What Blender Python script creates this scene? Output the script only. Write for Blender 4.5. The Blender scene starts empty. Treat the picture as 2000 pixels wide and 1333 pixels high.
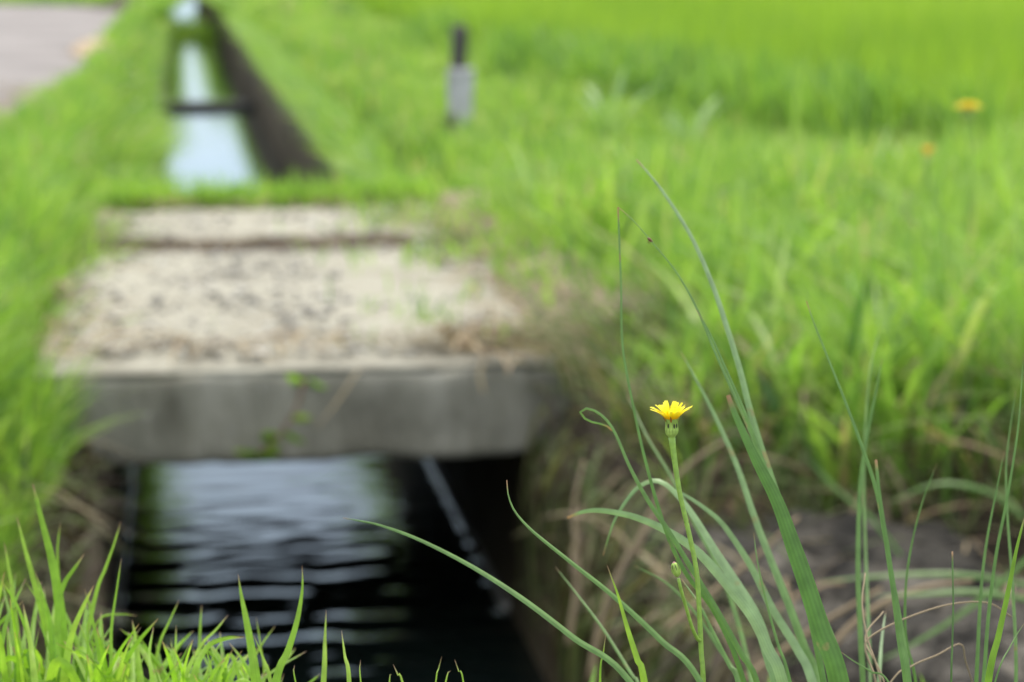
import bpy, math, random
import numpy as np
from mathutils import Vector

random.seed(7); rng = np.random.default_rng(7)
scene = bpy.context.scene
COL = scene.collection
R = math.radians

# ------------------------------------------------------------------ camera
F = 4484.0; CX, CY = 1000.0, 666.5; H = 0.82
P = math.atan(.1705); PSI = math.atan(.147*math.cos(P))
sp, cp, ss, cs = math.sin(P), math.cos(P), math.sin(PSI), math.cos(PSI)
FW = np.array((ss*cp, cs*cp, -sp)); RT = np.array((cs, -ss, 0.)); UP = np.array((ss*sp, cs*sp, cp))
CAM = np.array((0., 0., H))

def at(x, y, d):                       # a point seen at (x, y) of the photo, d metres deep
    return CAM + (FW + RT*((x-CX)/F) - UP*((y-CY)/F))*d

def make_camera():
    cd = bpy.data.cameras.new('camera'); co = bpy.data.objects.new('camera', cd); COL.objects.link(co)
    co.location = CAM; co.rotation_euler = (R(90)-P, 0, -PSI)
    cd.sensor_fit = 'HORIZONTAL'; cd.sensor_width = 22.3; cd.lens = 22.3*F/2000
    cd.clip_start = .05; cd.clip_end = 3000
    cd.dof.use_dof = True; cd.dof.focus_distance = 1.12; cd.dof.aperture_fstop = 5.6
    cd.dof.aperture_blades = 0
    scene.camera = co
make_camera()

# ------------------------------------------------------------------ world and sun
SUN_EL, SUN_AZ = R(62), R(25)          # azimuth from +Y towards +X
def make_light():
    w = bpy.data.worlds.new('World'); scene.world = w; w.use_nodes = True
    nt = w.node_tree; nd = nt.nodes; lk = nt.links; nd.clear()
    out = nd.new('ShaderNodeOutputWorld'); bg = nd.new('ShaderNodeBackground')
    sky = nd.new('ShaderNodeTexSky'); sky.sky_type = 'NISHITA'; sky.sun_disc = False
    sky.sun_elevation = SUN_EL; sky.sun_rotation = SUN_AZ
    sky.air_density = 1.0; sky.dust_density = 2.0; sky.ozone_density = 1.0
    tc = nd.new('ShaderNodeTexCoord'); mp = nd.new('ShaderNodeMapping'); mp.inputs['Scale'].default_value = (1.2, 1.2, 4.0)
    nz = nd.new('ShaderNodeTexNoise'); nz.inputs['Scale'].default_value = 2.4; nz.inputs['Detail'].default_value = 6
    rp = nd.new('ShaderNodeValToRGB'); rp.color_ramp.elements[0].position = .30; rp.color_ramp.elements[1].position = .58
    rp.color_ramp.elements[0].color = (.45,)*3+(1,)
    rp.color_ramp.elements[1].color = (.95,)*3+(1,)
    mx = nd.new('ShaderNodeMix'); mx.data_type = 'RGBA'; mx.inputs['B'].default_value = (9.2, 9.5, 9.8, 1)
    lk.new(tc.outputs['Generated'], mp.inputs['Vector']); lk.new(mp.outputs[0], nz.inputs['Vector'])
    lk.new(nz.outputs['Fac'], rp.inputs['Fac']); lk.new(rp.outputs['Color'], mx.inputs['Factor'])
    sx = nd.new('ShaderNodeSeparateXYZ'); lk.new(tc.outputs['Generated'], sx.inputs[0])
    gr = nd.new('ShaderNodeMapRange'); gr.inputs['From Min'].default_value = 0.; gr.inputs['From Max'].default_value = .8
    gr.inputs['To Min'].default_value = .70; gr.inputs['To Max'].default_value = 1.1; lk.new(sx.outputs['Z'], gr.inputs['Value'])
    cc = nd.new('ShaderNodeMix'); cc.data_type = 'RGBA'; cc.inputs['A'].default_value = (7.2, 9.4, 11.6, 1); cc.inputs['B'].default_value = (9.0, 9.2, 9.2, 1)
    gc = nd.new('ShaderNodeMapRange'); gc.inputs['From Min'].default_value = .10; gc.inputs['From Max'].default_value = .55; lk.new(sx.outputs['Z'], gc.inputs['Value'])
    lk.new(gc.outputs[0], cc.inputs['Factor'])
    cl = nd.new('ShaderNodeVectorMath'); cl.operation = 'SCALE'; lk.new(cc.outputs['Result'], cl.inputs[0])
    lk.new(gr.outputs[0], cl.inputs['Scale']); lk.new(cl.outputs[0], mx.inputs['B'])
    lk.new(sky.outputs[0], mx.inputs['A']); lk.new(mx.outputs['Result'], bg.inputs['Color'])
    bg.inputs['Strength'].default_value = .12
    lk.new(bg.outputs[0], out.inputs['Surface'])
    sd = bpy.data.lights.new('sun', 'SUN'); so = bpy.data.objects.new('sun', sd); COL.objects.link(so)
    sd.energy = 2.0; sd.angle = R(11); sd.color = (1, .93, .82)
    d = Vector((math.sin(SUN_AZ)*math.cos(SUN_EL), math.cos(SUN_AZ)*math.cos(SUN_EL), math.sin(SUN_EL)))
    so.rotation_euler = d.to_track_quat('Z', 'Y').to_euler(); so.location = (5, 10, 20)
make_light()
vs = scene.view_settings; vs.view_transform = 'Standard'; vs.look = 'None'; vs.exposure = 0.85; vs.gamma = 1
scene.render.engine = 'CYCLES'
scene.cycles.use_denoising = True
scene.cycles.max_bounces = 8; scene.cycles.transparent_max_bounces = 4
scene.cycles.transmission_bounces = 4; scene.cycles.diffuse_bounces = 4

# ------------------------------------------------------------------ materials
def mat(name):
    m = bpy.data.materials.new(name); m.use_nodes = True
    nt = m.node_tree; nt.nodes.clear()
    return m, nt, nt.nodes, nt.links

def ramp(nd, stops):
    r = nd.new('ShaderNodeValToRGB'); e = r.color_ramp.elements
    while len(e) < len(stops): e.new(.5)
    for i, (p, c) in enumerate(stops): e[i].position = p; e[i].color = tuple(c)+(1,)
    return r

def leaf_mat(name, stops, trans=.45, rough=.45, tip=None, veins=0., spec=.35):
    """stops: colours by the per-blade attribute 'tint'; tip: (colour, start) dry tip along 'along'"""
    m, nt, nd, lk = mat(name)
    out = nd.new('ShaderNodeOutputMaterial')
    a = nd.new('ShaderNodeAttribute'); a.attribute_name = 'tint'
    r = ramp(nd, stops); lk.new(a.outputs['Fac'], r.inputs['Fac'])
    col = r.outputs['Color']
    al = nd.new('ShaderNodeAttribute'); al.attribute_name = 'along'
    if tip:
        tr = ramp(nd, [(tip[1], (0, 0, 0)), (min(1, tip[1]+tip[2]), (1, 1, 1))]); lk.new(al.outputs['Fac'], tr.inputs['Fac'])
        mx = nd.new('ShaderNodeMix'); mx.data_type = 'RGBA'; mx.inputs['B'].default_value = tuple(tip[0])+(1,)
        lk.new(tr.outputs['Color'], mx.inputs['Factor']); lk.new(col, mx.inputs['A']); col = mx.outputs['Result']
    if veins:
        ac = nd.new('ShaderNodeAttribute'); ac.attribute_name = 'across'
        mm = nd.new('ShaderNodeMath'); mm.operation = 'MULTIPLY'; mm.inputs[1].default_value = 27
        sn = nd.new('ShaderNodeMath'); sn.operation = 'SINE'
        lk.new(ac.outputs['Fac'], mm.inputs[0]); lk.new(mm.outputs[0], sn.inputs[0])
        mr = nd.new('ShaderNodeMapRange'); mr.inputs['From Min'].default_value = -1; mr.inputs['To Min'].default_value = 1-veins; mr.inputs['To Max'].default_value = 1+veins*.6
        lk.new(sn.outputs[0], mr.inputs['Value'])
        tc = nd.new('ShaderNodeTexCoord'); nz = nd.new('ShaderNodeTexNoise'); nz.inputs['Scale'].default_value = 130; nz.inputs['Detail'].default_value = 4
        lk.new(tc.outputs['Object'], nz.inputs['Vector'])
        nr = nd.new('ShaderNodeMapRange'); nr.inputs['From Min'].default_value = .3; nr.inputs['From Max'].default_value = .7
        nr.inputs['To Min'].default_value = .82; nr.inputs['To Max'].default_value = 1.15
        lk.new(nz.outputs['Fac'], nr.inputs['Value'])
        n4 = nd.new('ShaderNodeTexNoise'); n4.inputs['Scale'].default_value = 55; n4.inputs['Detail'].default_value = 5; lk.new(tc.outputs['Object'], n4.inputs['Vector'])
        b4 = ramp(nd, [(.66, (0, 0, 0)), (.72, (.75, .75, .75))]); lk.new(n4.outputs['Fac'], b4.inputs['Fac'])
        x4 = nd.new('ShaderNodeMix'); x4.data_type = 'RGBA'; x4.inputs['B'].default_value = (.26, .20, .08, 1); lk.new(b4.outputs['Color'], x4.inputs['Factor']); lk.new(col, x4.inputs['A']); col = x4.outputs['Result']
        m2 = nd.new('ShaderNodeMath'); m2.operation = 'MULTIPLY'; lk.new(mr.outputs[0], m2.inputs[0]); lk.new(nr.outputs[0], m2.inputs[1])
        vm = nd.new('ShaderNodeVectorMath'); vm.operation = 'SCALE'; lk.new(col, vm.inputs[0]); lk.new(m2.outputs[0], vm.inputs['Scale'])
        col = vm.outputs[0]
    b = nd.new('ShaderNodeBsdfPrincipled'); b.inputs['Roughness'].default_value = rough
    b.inputs['Specular IOR Level'].default_value = spec
    t = nd.new('ShaderNodeBsdfTranslucent'); s = nd.new('ShaderNodeMixShader'); s.inputs[0].default_value = trans
    g = nd.new('ShaderNodeVectorMath'); g.operation = 'MULTIPLY'; g.inputs[1].default_value = (1.15, 1.25, .7)
    lk.new(col, b.inputs['Base Color']); lk.new(col, g.inputs[0]); lk.new(g.outputs[0], t.inputs['Color'])
    lk.new(b.outputs[0], s.inputs[1]); lk.new(t.outputs[0], s.inputs[2]); lk.new(s.outputs[0], out.inputs['Surface'])
    return m

def rough_mat(name, stops, scale=6., detail=8, rough=.9, bump=.4, bscale=60., speck=None, bdist=.01, spec=.3, stretch=(1, 1, 1)):
    m, nt, nd, lk = mat(name)
    out = nd.new('ShaderNodeOutputMaterial'); b = nd.new('ShaderNodeBsdfPrincipled')
    tc = nd.new('ShaderNodeTexCoord'); mp = nd.new('ShaderNodeMapping'); mp.inputs['Scale'].default_value = stretch
    lk.new(tc.outputs['Object'], mp.inputs['Vector'])
    nz = nd.new('ShaderNodeTexNoise'); nz.inputs['Scale'].default_value = scale; nz.inputs['Detail'].default_value = detail; nz.inputs['Roughness'].default_value = .62
    lk.new(mp.outputs[0], nz.inputs['Vector'])
    r = ramp(nd, stops); lk.new(nz.outputs['Fac'], r.inputs['Fac']); col = r.outputs['Color']
    n2 = nd.new('ShaderNodeTexNoise'); n2.inputs['Scale'].default_value = bscale; n2.inputs['Detail'].default_value = 5
    lk.new(mp.outputs[0], n2.inputs['Vector'])
    if speck:
        sr = ramp(nd, [(speck[1], (0, 0, 0)), (speck[1]+.08, (1, 1, 1))])
        n3 = nd.new('ShaderNodeTexNoise'); n3.inputs['Scale'].default_value = speck[2]; n3.inputs['Detail'].default_value = 3
        lk.new(tc.outputs['Object'], n3.inputs['Vector']); lk.new(n3.outputs['Fac'], sr.inputs['Fac'])
        mx = nd.new('ShaderNodeMix'); mx.data_type = 'RGBA'; mx.inputs['B'].default_value = tuple(speck[0])+(1,)
        lk.new(sr.outputs['Color'], mx.inputs['Factor']); lk.new(col, mx.inputs['A']); col = mx.outputs['Result']
    bp = nd.new('ShaderNodeBump'); bp.inputs['Strength'].default_value = bump; bp.inputs['Distance'].default_value = bdist
    lk.new(n2.outputs['Fac'], bp.inputs['Height']); lk.new(bp.outputs[0], b.inputs['Normal'])
    b.inputs['Roughness'].default_value = rough; b.inputs['Specular IOR Level'].default_value = spec
    lk.new(col, b.inputs['Base Color']); lk.new(b.outputs[0], out.inputs['Surface'])
    return m

def tint_mat(name, stops, rough=.85):
    m, nt, nd, lk = mat(name)
    out = nd.new('ShaderNodeOutputMaterial'); b = nd.new('ShaderNodeBsdfPrincipled')
    a = nd.new('ShaderNodeAttribute'); a.attribute_name = 'tint'
    r = ramp(nd, stops); lk.new(a.outputs['Fac'], r.inputs['Fac'])
    lk.new(r.outputs[0], b.inputs['Base Color']); b.inputs['Roughness'].default_value = rough
    lk.new(b.outputs[0], out.inputs['Surface'])
    return m

M = {}
M['verge'] = leaf_mat('verge_leaf', [(0, (.06, .135, .040)), (.25, (.15, .28, .055)), (.5, (.225, .375, .062)), (.8, (.33, .48, .085)), (.93, (.38, .46, .14)), (1, (.50, .40, .22))], trans=.5)
M['rice'] = leaf_mat('rice_leaf', [(0, (.15, .265, .028)), (.6, (.275, .42, .042)), (1, (.38, .50, .06))], trans=.5, rough=.5)
M['lush'] = leaf_mat('lush_leaf', [(0, (.15, .28, .025)), (.5, (.26, .44, .04)), (1, (.36, .50, .08))], trans=.55, tip=((.34, .20, .14), .965, .03), veins=.10)
M['sedge'] = leaf_mat('sedge_leaf', [(0, (.055, .13, .020)), (.35, (.090, .19, .034)), (.7, (.15, .26, .075)), (1, (.29, .40, .22))], trans=.35, veins=.10, tip=((.30, .17, .08), .98, .015), spec=.45)
M['straw'] = leaf_mat('straw', [(0, (.07, .045, .025)), (.5, (.21, .145, .08)), (1, (.48, .38, .25))], trans=.2, rough=.7)
M['hang'] = leaf_mat('hanging_weed', [(0, (.03, .022, .015)), (.35, (.085, .062, .038)), (.55, (.07, .11, .028)), (.8, (.13, .17, .05)), (1, (.30, .23, .15))], trans=.3, rough=.7)
M['greyleaf'] = leaf_mat('grey_leaf', [(0, (.20, .33, .09)), (1, (.30, .42, .17))], trans=.35)
M['concrete_face'] = rough_mat('weathered_concrete', [(.32, (.12, .11, .083)), (.5, (.25, .235, .19)), (.66, (.38, .355, .30))], scale=5.5, speck=((.32, .30, .27), .66, 42), bump=.5, bscale=90, stretch=(1, 1, .28))
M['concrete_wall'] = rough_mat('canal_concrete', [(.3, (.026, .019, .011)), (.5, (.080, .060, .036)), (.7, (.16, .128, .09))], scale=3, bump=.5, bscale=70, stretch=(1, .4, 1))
M['concrete_rim'] = rough_mat('pale_concrete', [(.3, (.16, .15, .115)), (.6, (.29, .275, .225)), (.8, (.40, .38, .32))], scale=9, bump=.5, bscale=80, speck=((.16, .14, .11), .62, 30))
M['dirt'] = rough_mat('gravelly_dirt', [(.28, (.17, .15, .112)), (.42, (.29, .27, .215)), (.6, (.35, .33, .268)), (.8, (.41, .39, .325))], scale=5, detail=10, bump=.8, bscale=120, speck=((.18, .165, .14), .72, 70), bdist=.010)
M['stone'] = tint_mat('pebbles', [(0, (.10, .095, .09)), (.3, (.25, .23, .20)), (.7, (.38, .35, .30)), (1, (.50, .47, .42))])
M['soil'] = rough_mat('soil', [(.3, (.025, .018, .011)), (.55, (.06, .044, .027)), (.75, (.05, .065, .022))], scale=3, bump=.8, bscale=40, bdist=.02)
M['mud'] = rough_mat('dark_soil', [(.3, (.028, .020, .013)), (.55, (.075, .055, .036)), (.75, (.15, .12, .08))], scale=11, bump=.9, bscale=60, bdist=.015)
M['glossy'] = rough_mat('glossy_pale_strip', [(.3, (.34, .33, .31)), (.7, (.52, .51, .49))], scale=9, bump=.05, bscale=80, rough=.22, spec=.7)
M['drysoil'] = rough_mat('dry_soil', [(.3, (.08, .055, .035)), (.5, (.20, .15, .10)), (.7, (.36, .29, .21))], scale=9, bump=.9, bscale=60, bdist=.015)
M['asphalt'] = rough_mat('worn_asphalt', [(.3, (.155, .137, .130)), (.55, (.22, .197, .188)), (.8, (.28, .253, .24))], scale=.9, bump=.4, bscale=150, speck=((.28, .26, .24), .66, 120))
M['rock'] = rough_mat('dark_rough_stone', [(.36, (.007, .006, .005)), (.5, (.038, .033, .027)), (.66, (.15, .135, .112))], scale=8, bump=1., bscale=38, speck=((.20, .175, .15), .66, 34), bdist=.03)
M['wood'] = rough_mat('grey_wood', [(.3, (.05, .045, .04)), (.6, (.11, .10, .09)), (.8, (.16, .15, .13))], scale=14, bump=.5, bscale=60, stretch=(1, 1, .15))
M['palewood'] = rough_mat('bleached_board', [(.3, (.30, .28, .28)), (.6, (.46, .44, .45)), (.8, (.54, .52, .53))], scale=12, bump=.5, bscale=60, stretch=(1, 1, .15), speck=((.12, .10, .085), .56, 11))
M['strut'] = rough_mat('strut_concrete', [(.3, (.035, .035, .035)), (.7, (.09, .088, .085))], scale=8, bump=.4)
M['tan'] = rough_mat('dry_earth', [(.3, (.30, .21, .13)), (.6, (.48, .36, .25)), (.8, (.55, .45, .34))], scale=14, bump=.6)

def plain(name, c, rough=.5, trans=0., sss=0., stops=None):
    m, nt, nd, lk = mat(name)
    out = nd.new('ShaderNodeOutputMaterial'); b = nd.new('ShaderNodeBsdfPrincipled')
    tc = nd.new('ShaderNodeTexCoord'); nz = nd.new('ShaderNodeTexNoise'); nz.inputs['Scale'].default_value = 350; nz.inputs['Detail'].default_value = 3
    lk.new(tc.outputs['Object'], nz.inputs['Vector'])
    r = ramp(nd, [(.3, tuple(x*.78 for x in c)), (.7, tuple(min(1, x*1.12) for x in c))]); lk.new(nz.outputs['Fac'], r.inputs['Fac'])
    lk.new(r.outputs[0], b.inputs['Base Color']); b.inputs['Roughness'].default_value = rough
    sh = b.outputs[0]
    if trans:
        t = nd.new('ShaderNodeBsdfTranslucent'); s = nd.new('ShaderNodeMixShader'); s.inputs[0].default_value = trans
        lk.new(r.outputs[0], t.inputs['Color']); lk.new(sh, s.inputs[1]); lk.new(t.outputs[0], s.inputs[2]); sh = s.outputs[0]
    lk.new(sh, out.inputs['Surface'])
    return m
M['stem'] = plain('flower_stem', (.27, .43, .06), .45, .15)
M['involucre'] = plain('green_bracts', (.42, .58, .12), .5, .15)
M['dark'] = plain('dark_hairs', (.035, .025, .018), .7)
M['redbrown'] = plain('reddish_bract_tip', (.42, .10, .02), .6)
M['bug'] = plain('brown_insect', (.16, .06, .025), .4)
M['yellow_far'] = plain('yellow_petals', (.95, .72, .02), .6, .3)
M['orange_far'] = plain('orange_petals', (.90, .50, .06), .6, .3)
M['palebud'] = plain('pale_bud', (.42, .47, .22), .6, .2)
M['pinkstem'] = plain('reddish_vine', (.22, .09, .06), .6)
M['budtip'] = plain('pink_bud_tip', (.45, .20, .20), .6)

def petal_mat():
    m, nt, nd, lk = mat('yellow_ray')
    out = nd.new('ShaderNodeOutputMaterial')
    a = nd.new('ShaderNodeAttribute'); a.attribute_name = 'along'
    r = ramp(nd, [(0, (.85, .46, .01)), (.22, (.92, .64, .012)), (.5, (.96, .80, .02)), (1, (.97, .87, .05))])
    lk.new(a.outputs['Fac'], r.inputs['Fac'])
    ac = nd.new('ShaderNodeAttribute'); ac.attribute_name = 'across'
    mm = nd.new('ShaderNodeMath'); mm.operation = 'MULTIPLY'; mm.inputs[1].default_value = 31
    sn = nd.new('ShaderNodeMath'); sn.operation = 'SINE'; lk.new(ac.outputs['Fac'], mm.inputs[0]); lk.new(mm.outputs[0], sn.inputs[0])
    mr = nd.new('ShaderNodeMapRange'); mr.inputs['From Min'].default_value = -1; mr.inputs['To Min'].default_value = .86; mr.inputs['To Max'].default_value = 1.05
    lk.new(sn.outputs[0], mr.inputs['Value'])
    vm = nd.new('ShaderNodeVectorMath'); vm.operation = 'SCALE'; lk.new(r.outputs[0], vm.inputs[0]); lk.new(mr.outputs[0], vm.inputs['Scale'])
    b = nd.new('ShaderNodeBsdfPrincipled'); b.inputs['Roughness'].default_value = .5; b.inputs['Specular IOR Level'].default_value = .25
    t = nd.new('ShaderNodeBsdfTranslucent'); s = nd.new('ShaderNodeMixShader'); s.inputs[0].default_value = .4
    lk.new(vm.outputs[0], b.inputs['Base Color']); lk.new(vm.outputs[0], t.inputs['Color'])
    lk.new(b.outputs[0], s.inputs[1]); lk.new(t.outputs[0], s.inputs[2]); lk.new(s.outputs[0], out.inputs['Surface'])
    return m
M['petal'] = petal_mat()

def water_mat():
    m, nt, nd, lk = mat('canal_water')
    out = nd.new('ShaderNodeOutputMaterial'); b = nd.new('ShaderNodeBsdfPrincipled')
    b.inputs['Base Color'].default_value = (.006, .010, .009, 1); b.inputs['Roughness'].default_value = .03
    b.inputs['IOR'].default_value = 1.333; b.inputs['Specular IOR Level'].default_value = .5
    tc = nd.new('ShaderNodeTexCoord'); mp = nd.new('ShaderNodeMapping'); mp.inputs['Scale'].default_value = (3, 14, 1)
    nz = nd.new('ShaderNodeTexNoise'); nz.inputs['Scale'].default_value = 1.3; nz.inputs['Detail'].default_value = 3
    bp = nd.new('ShaderNodeBump'); bp.inputs['Strength'].default_value = .25; bp.inputs['Distance'].default_value = .004
    lk.new(tc.outputs['Object'], mp.inputs['Vector']); lk.new(mp.outputs[0], nz.inputs['Vector'])
    lk.new(nz.outputs['Fac'], bp.inputs['Height']); lk.new(bp.outputs[0], b.inputs['Normal'])
    lk.new(b.outputs[0], out.inputs['Surface'])
    return m
M['water'] = water_mat()

# ------------------------------------------------------------------ object helpers
def tag(o, label=None, cat=None, group=None, kind=None):
    if label: o['label'] = label
    if cat: o['category'] = cat
    if group: o['group'] = group
    if kind: o['kind'] = kind
    return o

def empty(name, loc, label, cat, group=None):
    o = bpy.data.objects.new(name, None); COL.objects.link(o); o.location = loc; o.empty_display_size = .05
    return tag(o, label, cat, group)

def mesh_obj(name, verts, faces, m, parent=None, attrs=None, smooth=True, origin=None, mids=None):
    """verts in world space; a child is stored relative to its parents' origins"""
    v = np.asarray(verts, dtype=np.float64).reshape(-1, 3)
    off = np.zeros(3); p = parent
    while p is not None: off += np.array(p.location); p = p.parent
    loc = np.array(origin, dtype=float) if origin is not None else (v.mean(0) if parent is None else off)
    me = bpy.data.meshes.new(name)
    if isinstance(faces, np.ndarray):
        k = faces.shape[1]; n = len(faces)
        me.vertices.add(len(v)); me.vertices.foreach_set('co', (v-loc).astype(np.float32).ravel())
        me.loops.add(n*k); me.loops.foreach_set('vertex_index', faces.astype(np.int32).ravel())
        me.polygons.add(n); me.polygons.foreach_set('loop_start', np.arange(0, n*k, k, dtype=np.int32))
        me.polygons.foreach_set('loop_total', np.full(n, k, dtype=np.int32))
    else:
        me.from_pydata((v-loc).tolist(), [], faces)
    me.update(calc_edges=True); me.validate()
    for an, av in (attrs or {}).items():
        a = me.attributes.new(an, 'FLOAT', 'POINT'); a.data.foreach_set('value', np.asarray(av, dtype=np.float32))
    for mm in (m if isinstance(m, (list, tuple)) else [m]): me.materials.append(mm)
    if mids is not None: me.polygons.foreach_set('material_index', np.asarray(mids, dtype=np.int32))
    if smooth: me.polygons.foreach_set('use_smooth', np.ones(len(me.polygons), dtype=bool))
    o = bpy.data.objects.new(name, me); COL.objects.link(o)
    o.location = loc - off
    if parent is not None: o.parent = parent
    return o

def spline(pts, n):
    """Catmull-Rom through pts (rows of any dimension), n samples evenly spread over the length"""
    p = np.asarray(pts, float); p = np.vstack([2*p[0]-p[1], p, 2*p[-1]-p[-2]])
    out = []
    for i in range(1, len(p)-2):
        for t in np.linspace(0, 1, 14, endpoint=False):
            a, b, c, d = p[i-1], p[i], p[i+1], p[i+2]
            out.append(.5*((2*b)+(-a+c)*t+(2*a-5*b+4*c-d)*t*t+(-a+3*b-3*c+d)*t**3))
    out.append(p[-2]); out = np.array(out)
    s = np.concatenate([[0], np.cumsum(np.linalg.norm(np.diff(out[:, :2], axis=0), axis=1)+1e-9)])
    u = np.linspace(0, s[-1], n)
    return np.stack([np.interp(u, s, out[:, k]) for k in range(out.shape[1])], 1)

class Bag:
    """collects shapes that belong to ONE mesh"""
    def __init__(s): s.v = []; s.f = []; s.a = {'tint': [], 'along': [], 'across': []}; s.m = []
    def add(s, v, f, tint=.5, along=0., across=0., mid=0):
        b = len(s.v); s.v += [tuple(x) for x in v]; s.f += [tuple(i+b for i in q) for q in f]; s.m += [mid]*len(f)
        n = len(v)
        for k, val in (('tint', tint), ('along', along), ('across', across)):
            s.a[k] += list(val) if np.ndim(val) else [val]*n
    def ribbon(s, pts, w, side, fold=.25, tint=.5, mid=0, back=None, nx=5):
        """pts (n,3) root to tip, w (n) half widths, side (n,3) unit side vectors"""
        pts = np.asarray(pts); n = len(pts)
        tan = np.gradient(pts, axis=0); tan /= np.linalg.norm(tan, axis=1)[:, None]+1e-12
        nrm = np.cross(tan, side); us = np.linspace(-1, 1, nx)
        v = np.stack([pts + side*(w*u)[:, None] + nrm*(w*fold*abs(u))[:, None] for u in us], 1).reshape(-1, 3)
        f = [(i*nx+j, i*nx+j+1, (i+1)*nx+j+1, (i+1)*nx+j) for i in range(n-1) for j in range(nx-1)]
        s.add(v, f, tint, np.repeat(np.linspace(0, 1, n), nx), np.tile((us+1)/2, n), mid)
    def tube(s, pts, r, k=8, tint=.5, mid=0):
        pts = np.asarray(pts); n = len(pts); r = np.broadcast_to(r, (n,))
        tan = np.gradient(pts, axis=0); tan /= np.linalg.norm(tan, axis=1)[:, None]+1e-12
        ref = np.array((.31, .9, .17)) if abs(tan[0][1]) < .8 else np.array((1., 0, .2))
        x = np.cross(tan, ref); x /= np.linalg.norm(x, axis=1)[:, None]; y = np.cross(tan, x)
        an = np.linspace(0, 2*np.pi, k, endpoint=False)
        v = (pts[:, None] + r[:, None, None]*(x[:, None]*np.cos(an)[None, :, None] + y[:, None]*np.sin(an)[None, :, None])).reshape(-1, 3)
        f = [(i*k+j, i*k+(j+1) % k, (i+1)*k+(j+1) % k, (i+1)*k+j) for i in range(n-1) for j in range(k)]
        f += [tuple(range(k))[::-1], tuple((n-1)*k+j for j in range(k))]
        s.add(v, f, tint, np.repeat(np.linspace(0, 1, n), k), 0., mid)
    def ball(s, c, r, ax=(0, 0, 1), seg=10, ring=7, tint=.5, mid=0):
        c = np.asarray(c); r = np.broadcast_to(r, (3,)); A = Vector(ax).normalized().to_track_quat('Z', 'Y').to_matrix()
        v = []; f = []
        for i in range(ring+1):
            th = math.pi*i/ring
            for j in range(seg):
                ph = 2*math.pi*j/seg
                q = A @ Vector((r[0]*math.sin(th)*math.cos(ph), r[1]*math.sin(th)*math.sin(ph), r[2]*math.cos(th)))
                v.append(c+np.array(q))
        for i in range(ring):
            for j in range(seg): f.append((i*seg+j, (i+1)*seg+j, (i+1)*seg+(j+1) % seg, i*seg+(j+1) % seg))
        s.add(v, f, tint, 0., 0., mid)
    def build(s, name, m, parent=None, smooth=True, origin=None):
        return mesh_obj(name, s.v, s.f, m, parent, s.a, smooth, origin, s.m)

def vnoise(x, y, seed=0):
    """smooth 2-D value noise, vectorised"""
    x = np.asarray(x, float); y = np.asarray(y, float)
    xi = np.floor(x).astype(np.int64); yi = np.floor(y).astype(np.int64); xf = x-xi; yf = y-yi
    def h(a, b):
        q = (a*374761393 + b*668265263 + seed*1442695041) & 0x7fffffff
        q = ((q ^ (q >> 13))*1274126177) & 0x7fffffff
        return ((q ^ (q >> 16)) & 0xffff)/65535.
    u = xf*xf*(3-2*xf); v = yf*yf*(3-2*yf)
    return (h(xi, yi)*(1-u)+h(xi+1, yi)*u)*(1-v)+(h(xi, yi+1)*(1-u)+h(xi+1, yi+1)*u)*v
def fbm(x, y, seed=0, o=4):
    return sum(vnoise(x*2**i, y*2**i, seed+i)*.5**(i+1) for i in range(o))

def blades(name, base, h, w, bend, az, m, label=None, cat=None, tint=None, rows=5, kind='stuff', droop=.25, face=None, dirs=None):
    """a field of grass blades as one mesh; base (n,3); h, w, bend (n); az heading of the bend"""
    n = len(base); t = np.linspace(0, 1, rows)
    d = np.stack([np.cos(az), np.sin(az), np.zeros(n)], 1)
    fa = (az + np.pi/2 + rng.normal(0, .7, n)) if face is None else face
    sd = np.stack([np.cos(fa), np.sin(fa), rng.normal(0, .15, n)], 1)
    z = h[:, None]*(t - droop*np.clip(bend, 0, 3)[:, None]*t**2.4)
    pts = base[:, None] + d[:, None]*(h*bend)[:, None, None]*(t**1.9)[None, :, None]
    pts[:, :, 2] += z
    prof = np.interp(t, [0, .25, .6, .85, 1], [.7, 1, .85, .5, .05])
    off = sd[:, None]*(w[:, None]*prof)[:, :, None]
    v = np.stack([pts-off, pts+off], 2).reshape(-1, 3)
    i0 = np.arange(rows-1)*2
    q = np.stack([i0, i0+1, i0+3, i0+2], 1)
    f = (np.arange(n)*rows*2)[:, None, None] + q[None]
    tt = rng.random(n) if tint is None else tint
    o = mesh_obj(name, v, f.reshape(-1, 4), m, None, {'tint': np.repeat(tt, rows*2), 'along': np.tile(np.repeat(t, 2), n)}, True, origin=base.mean(0))
    return tag(o, label, cat, kind=kind)

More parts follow.
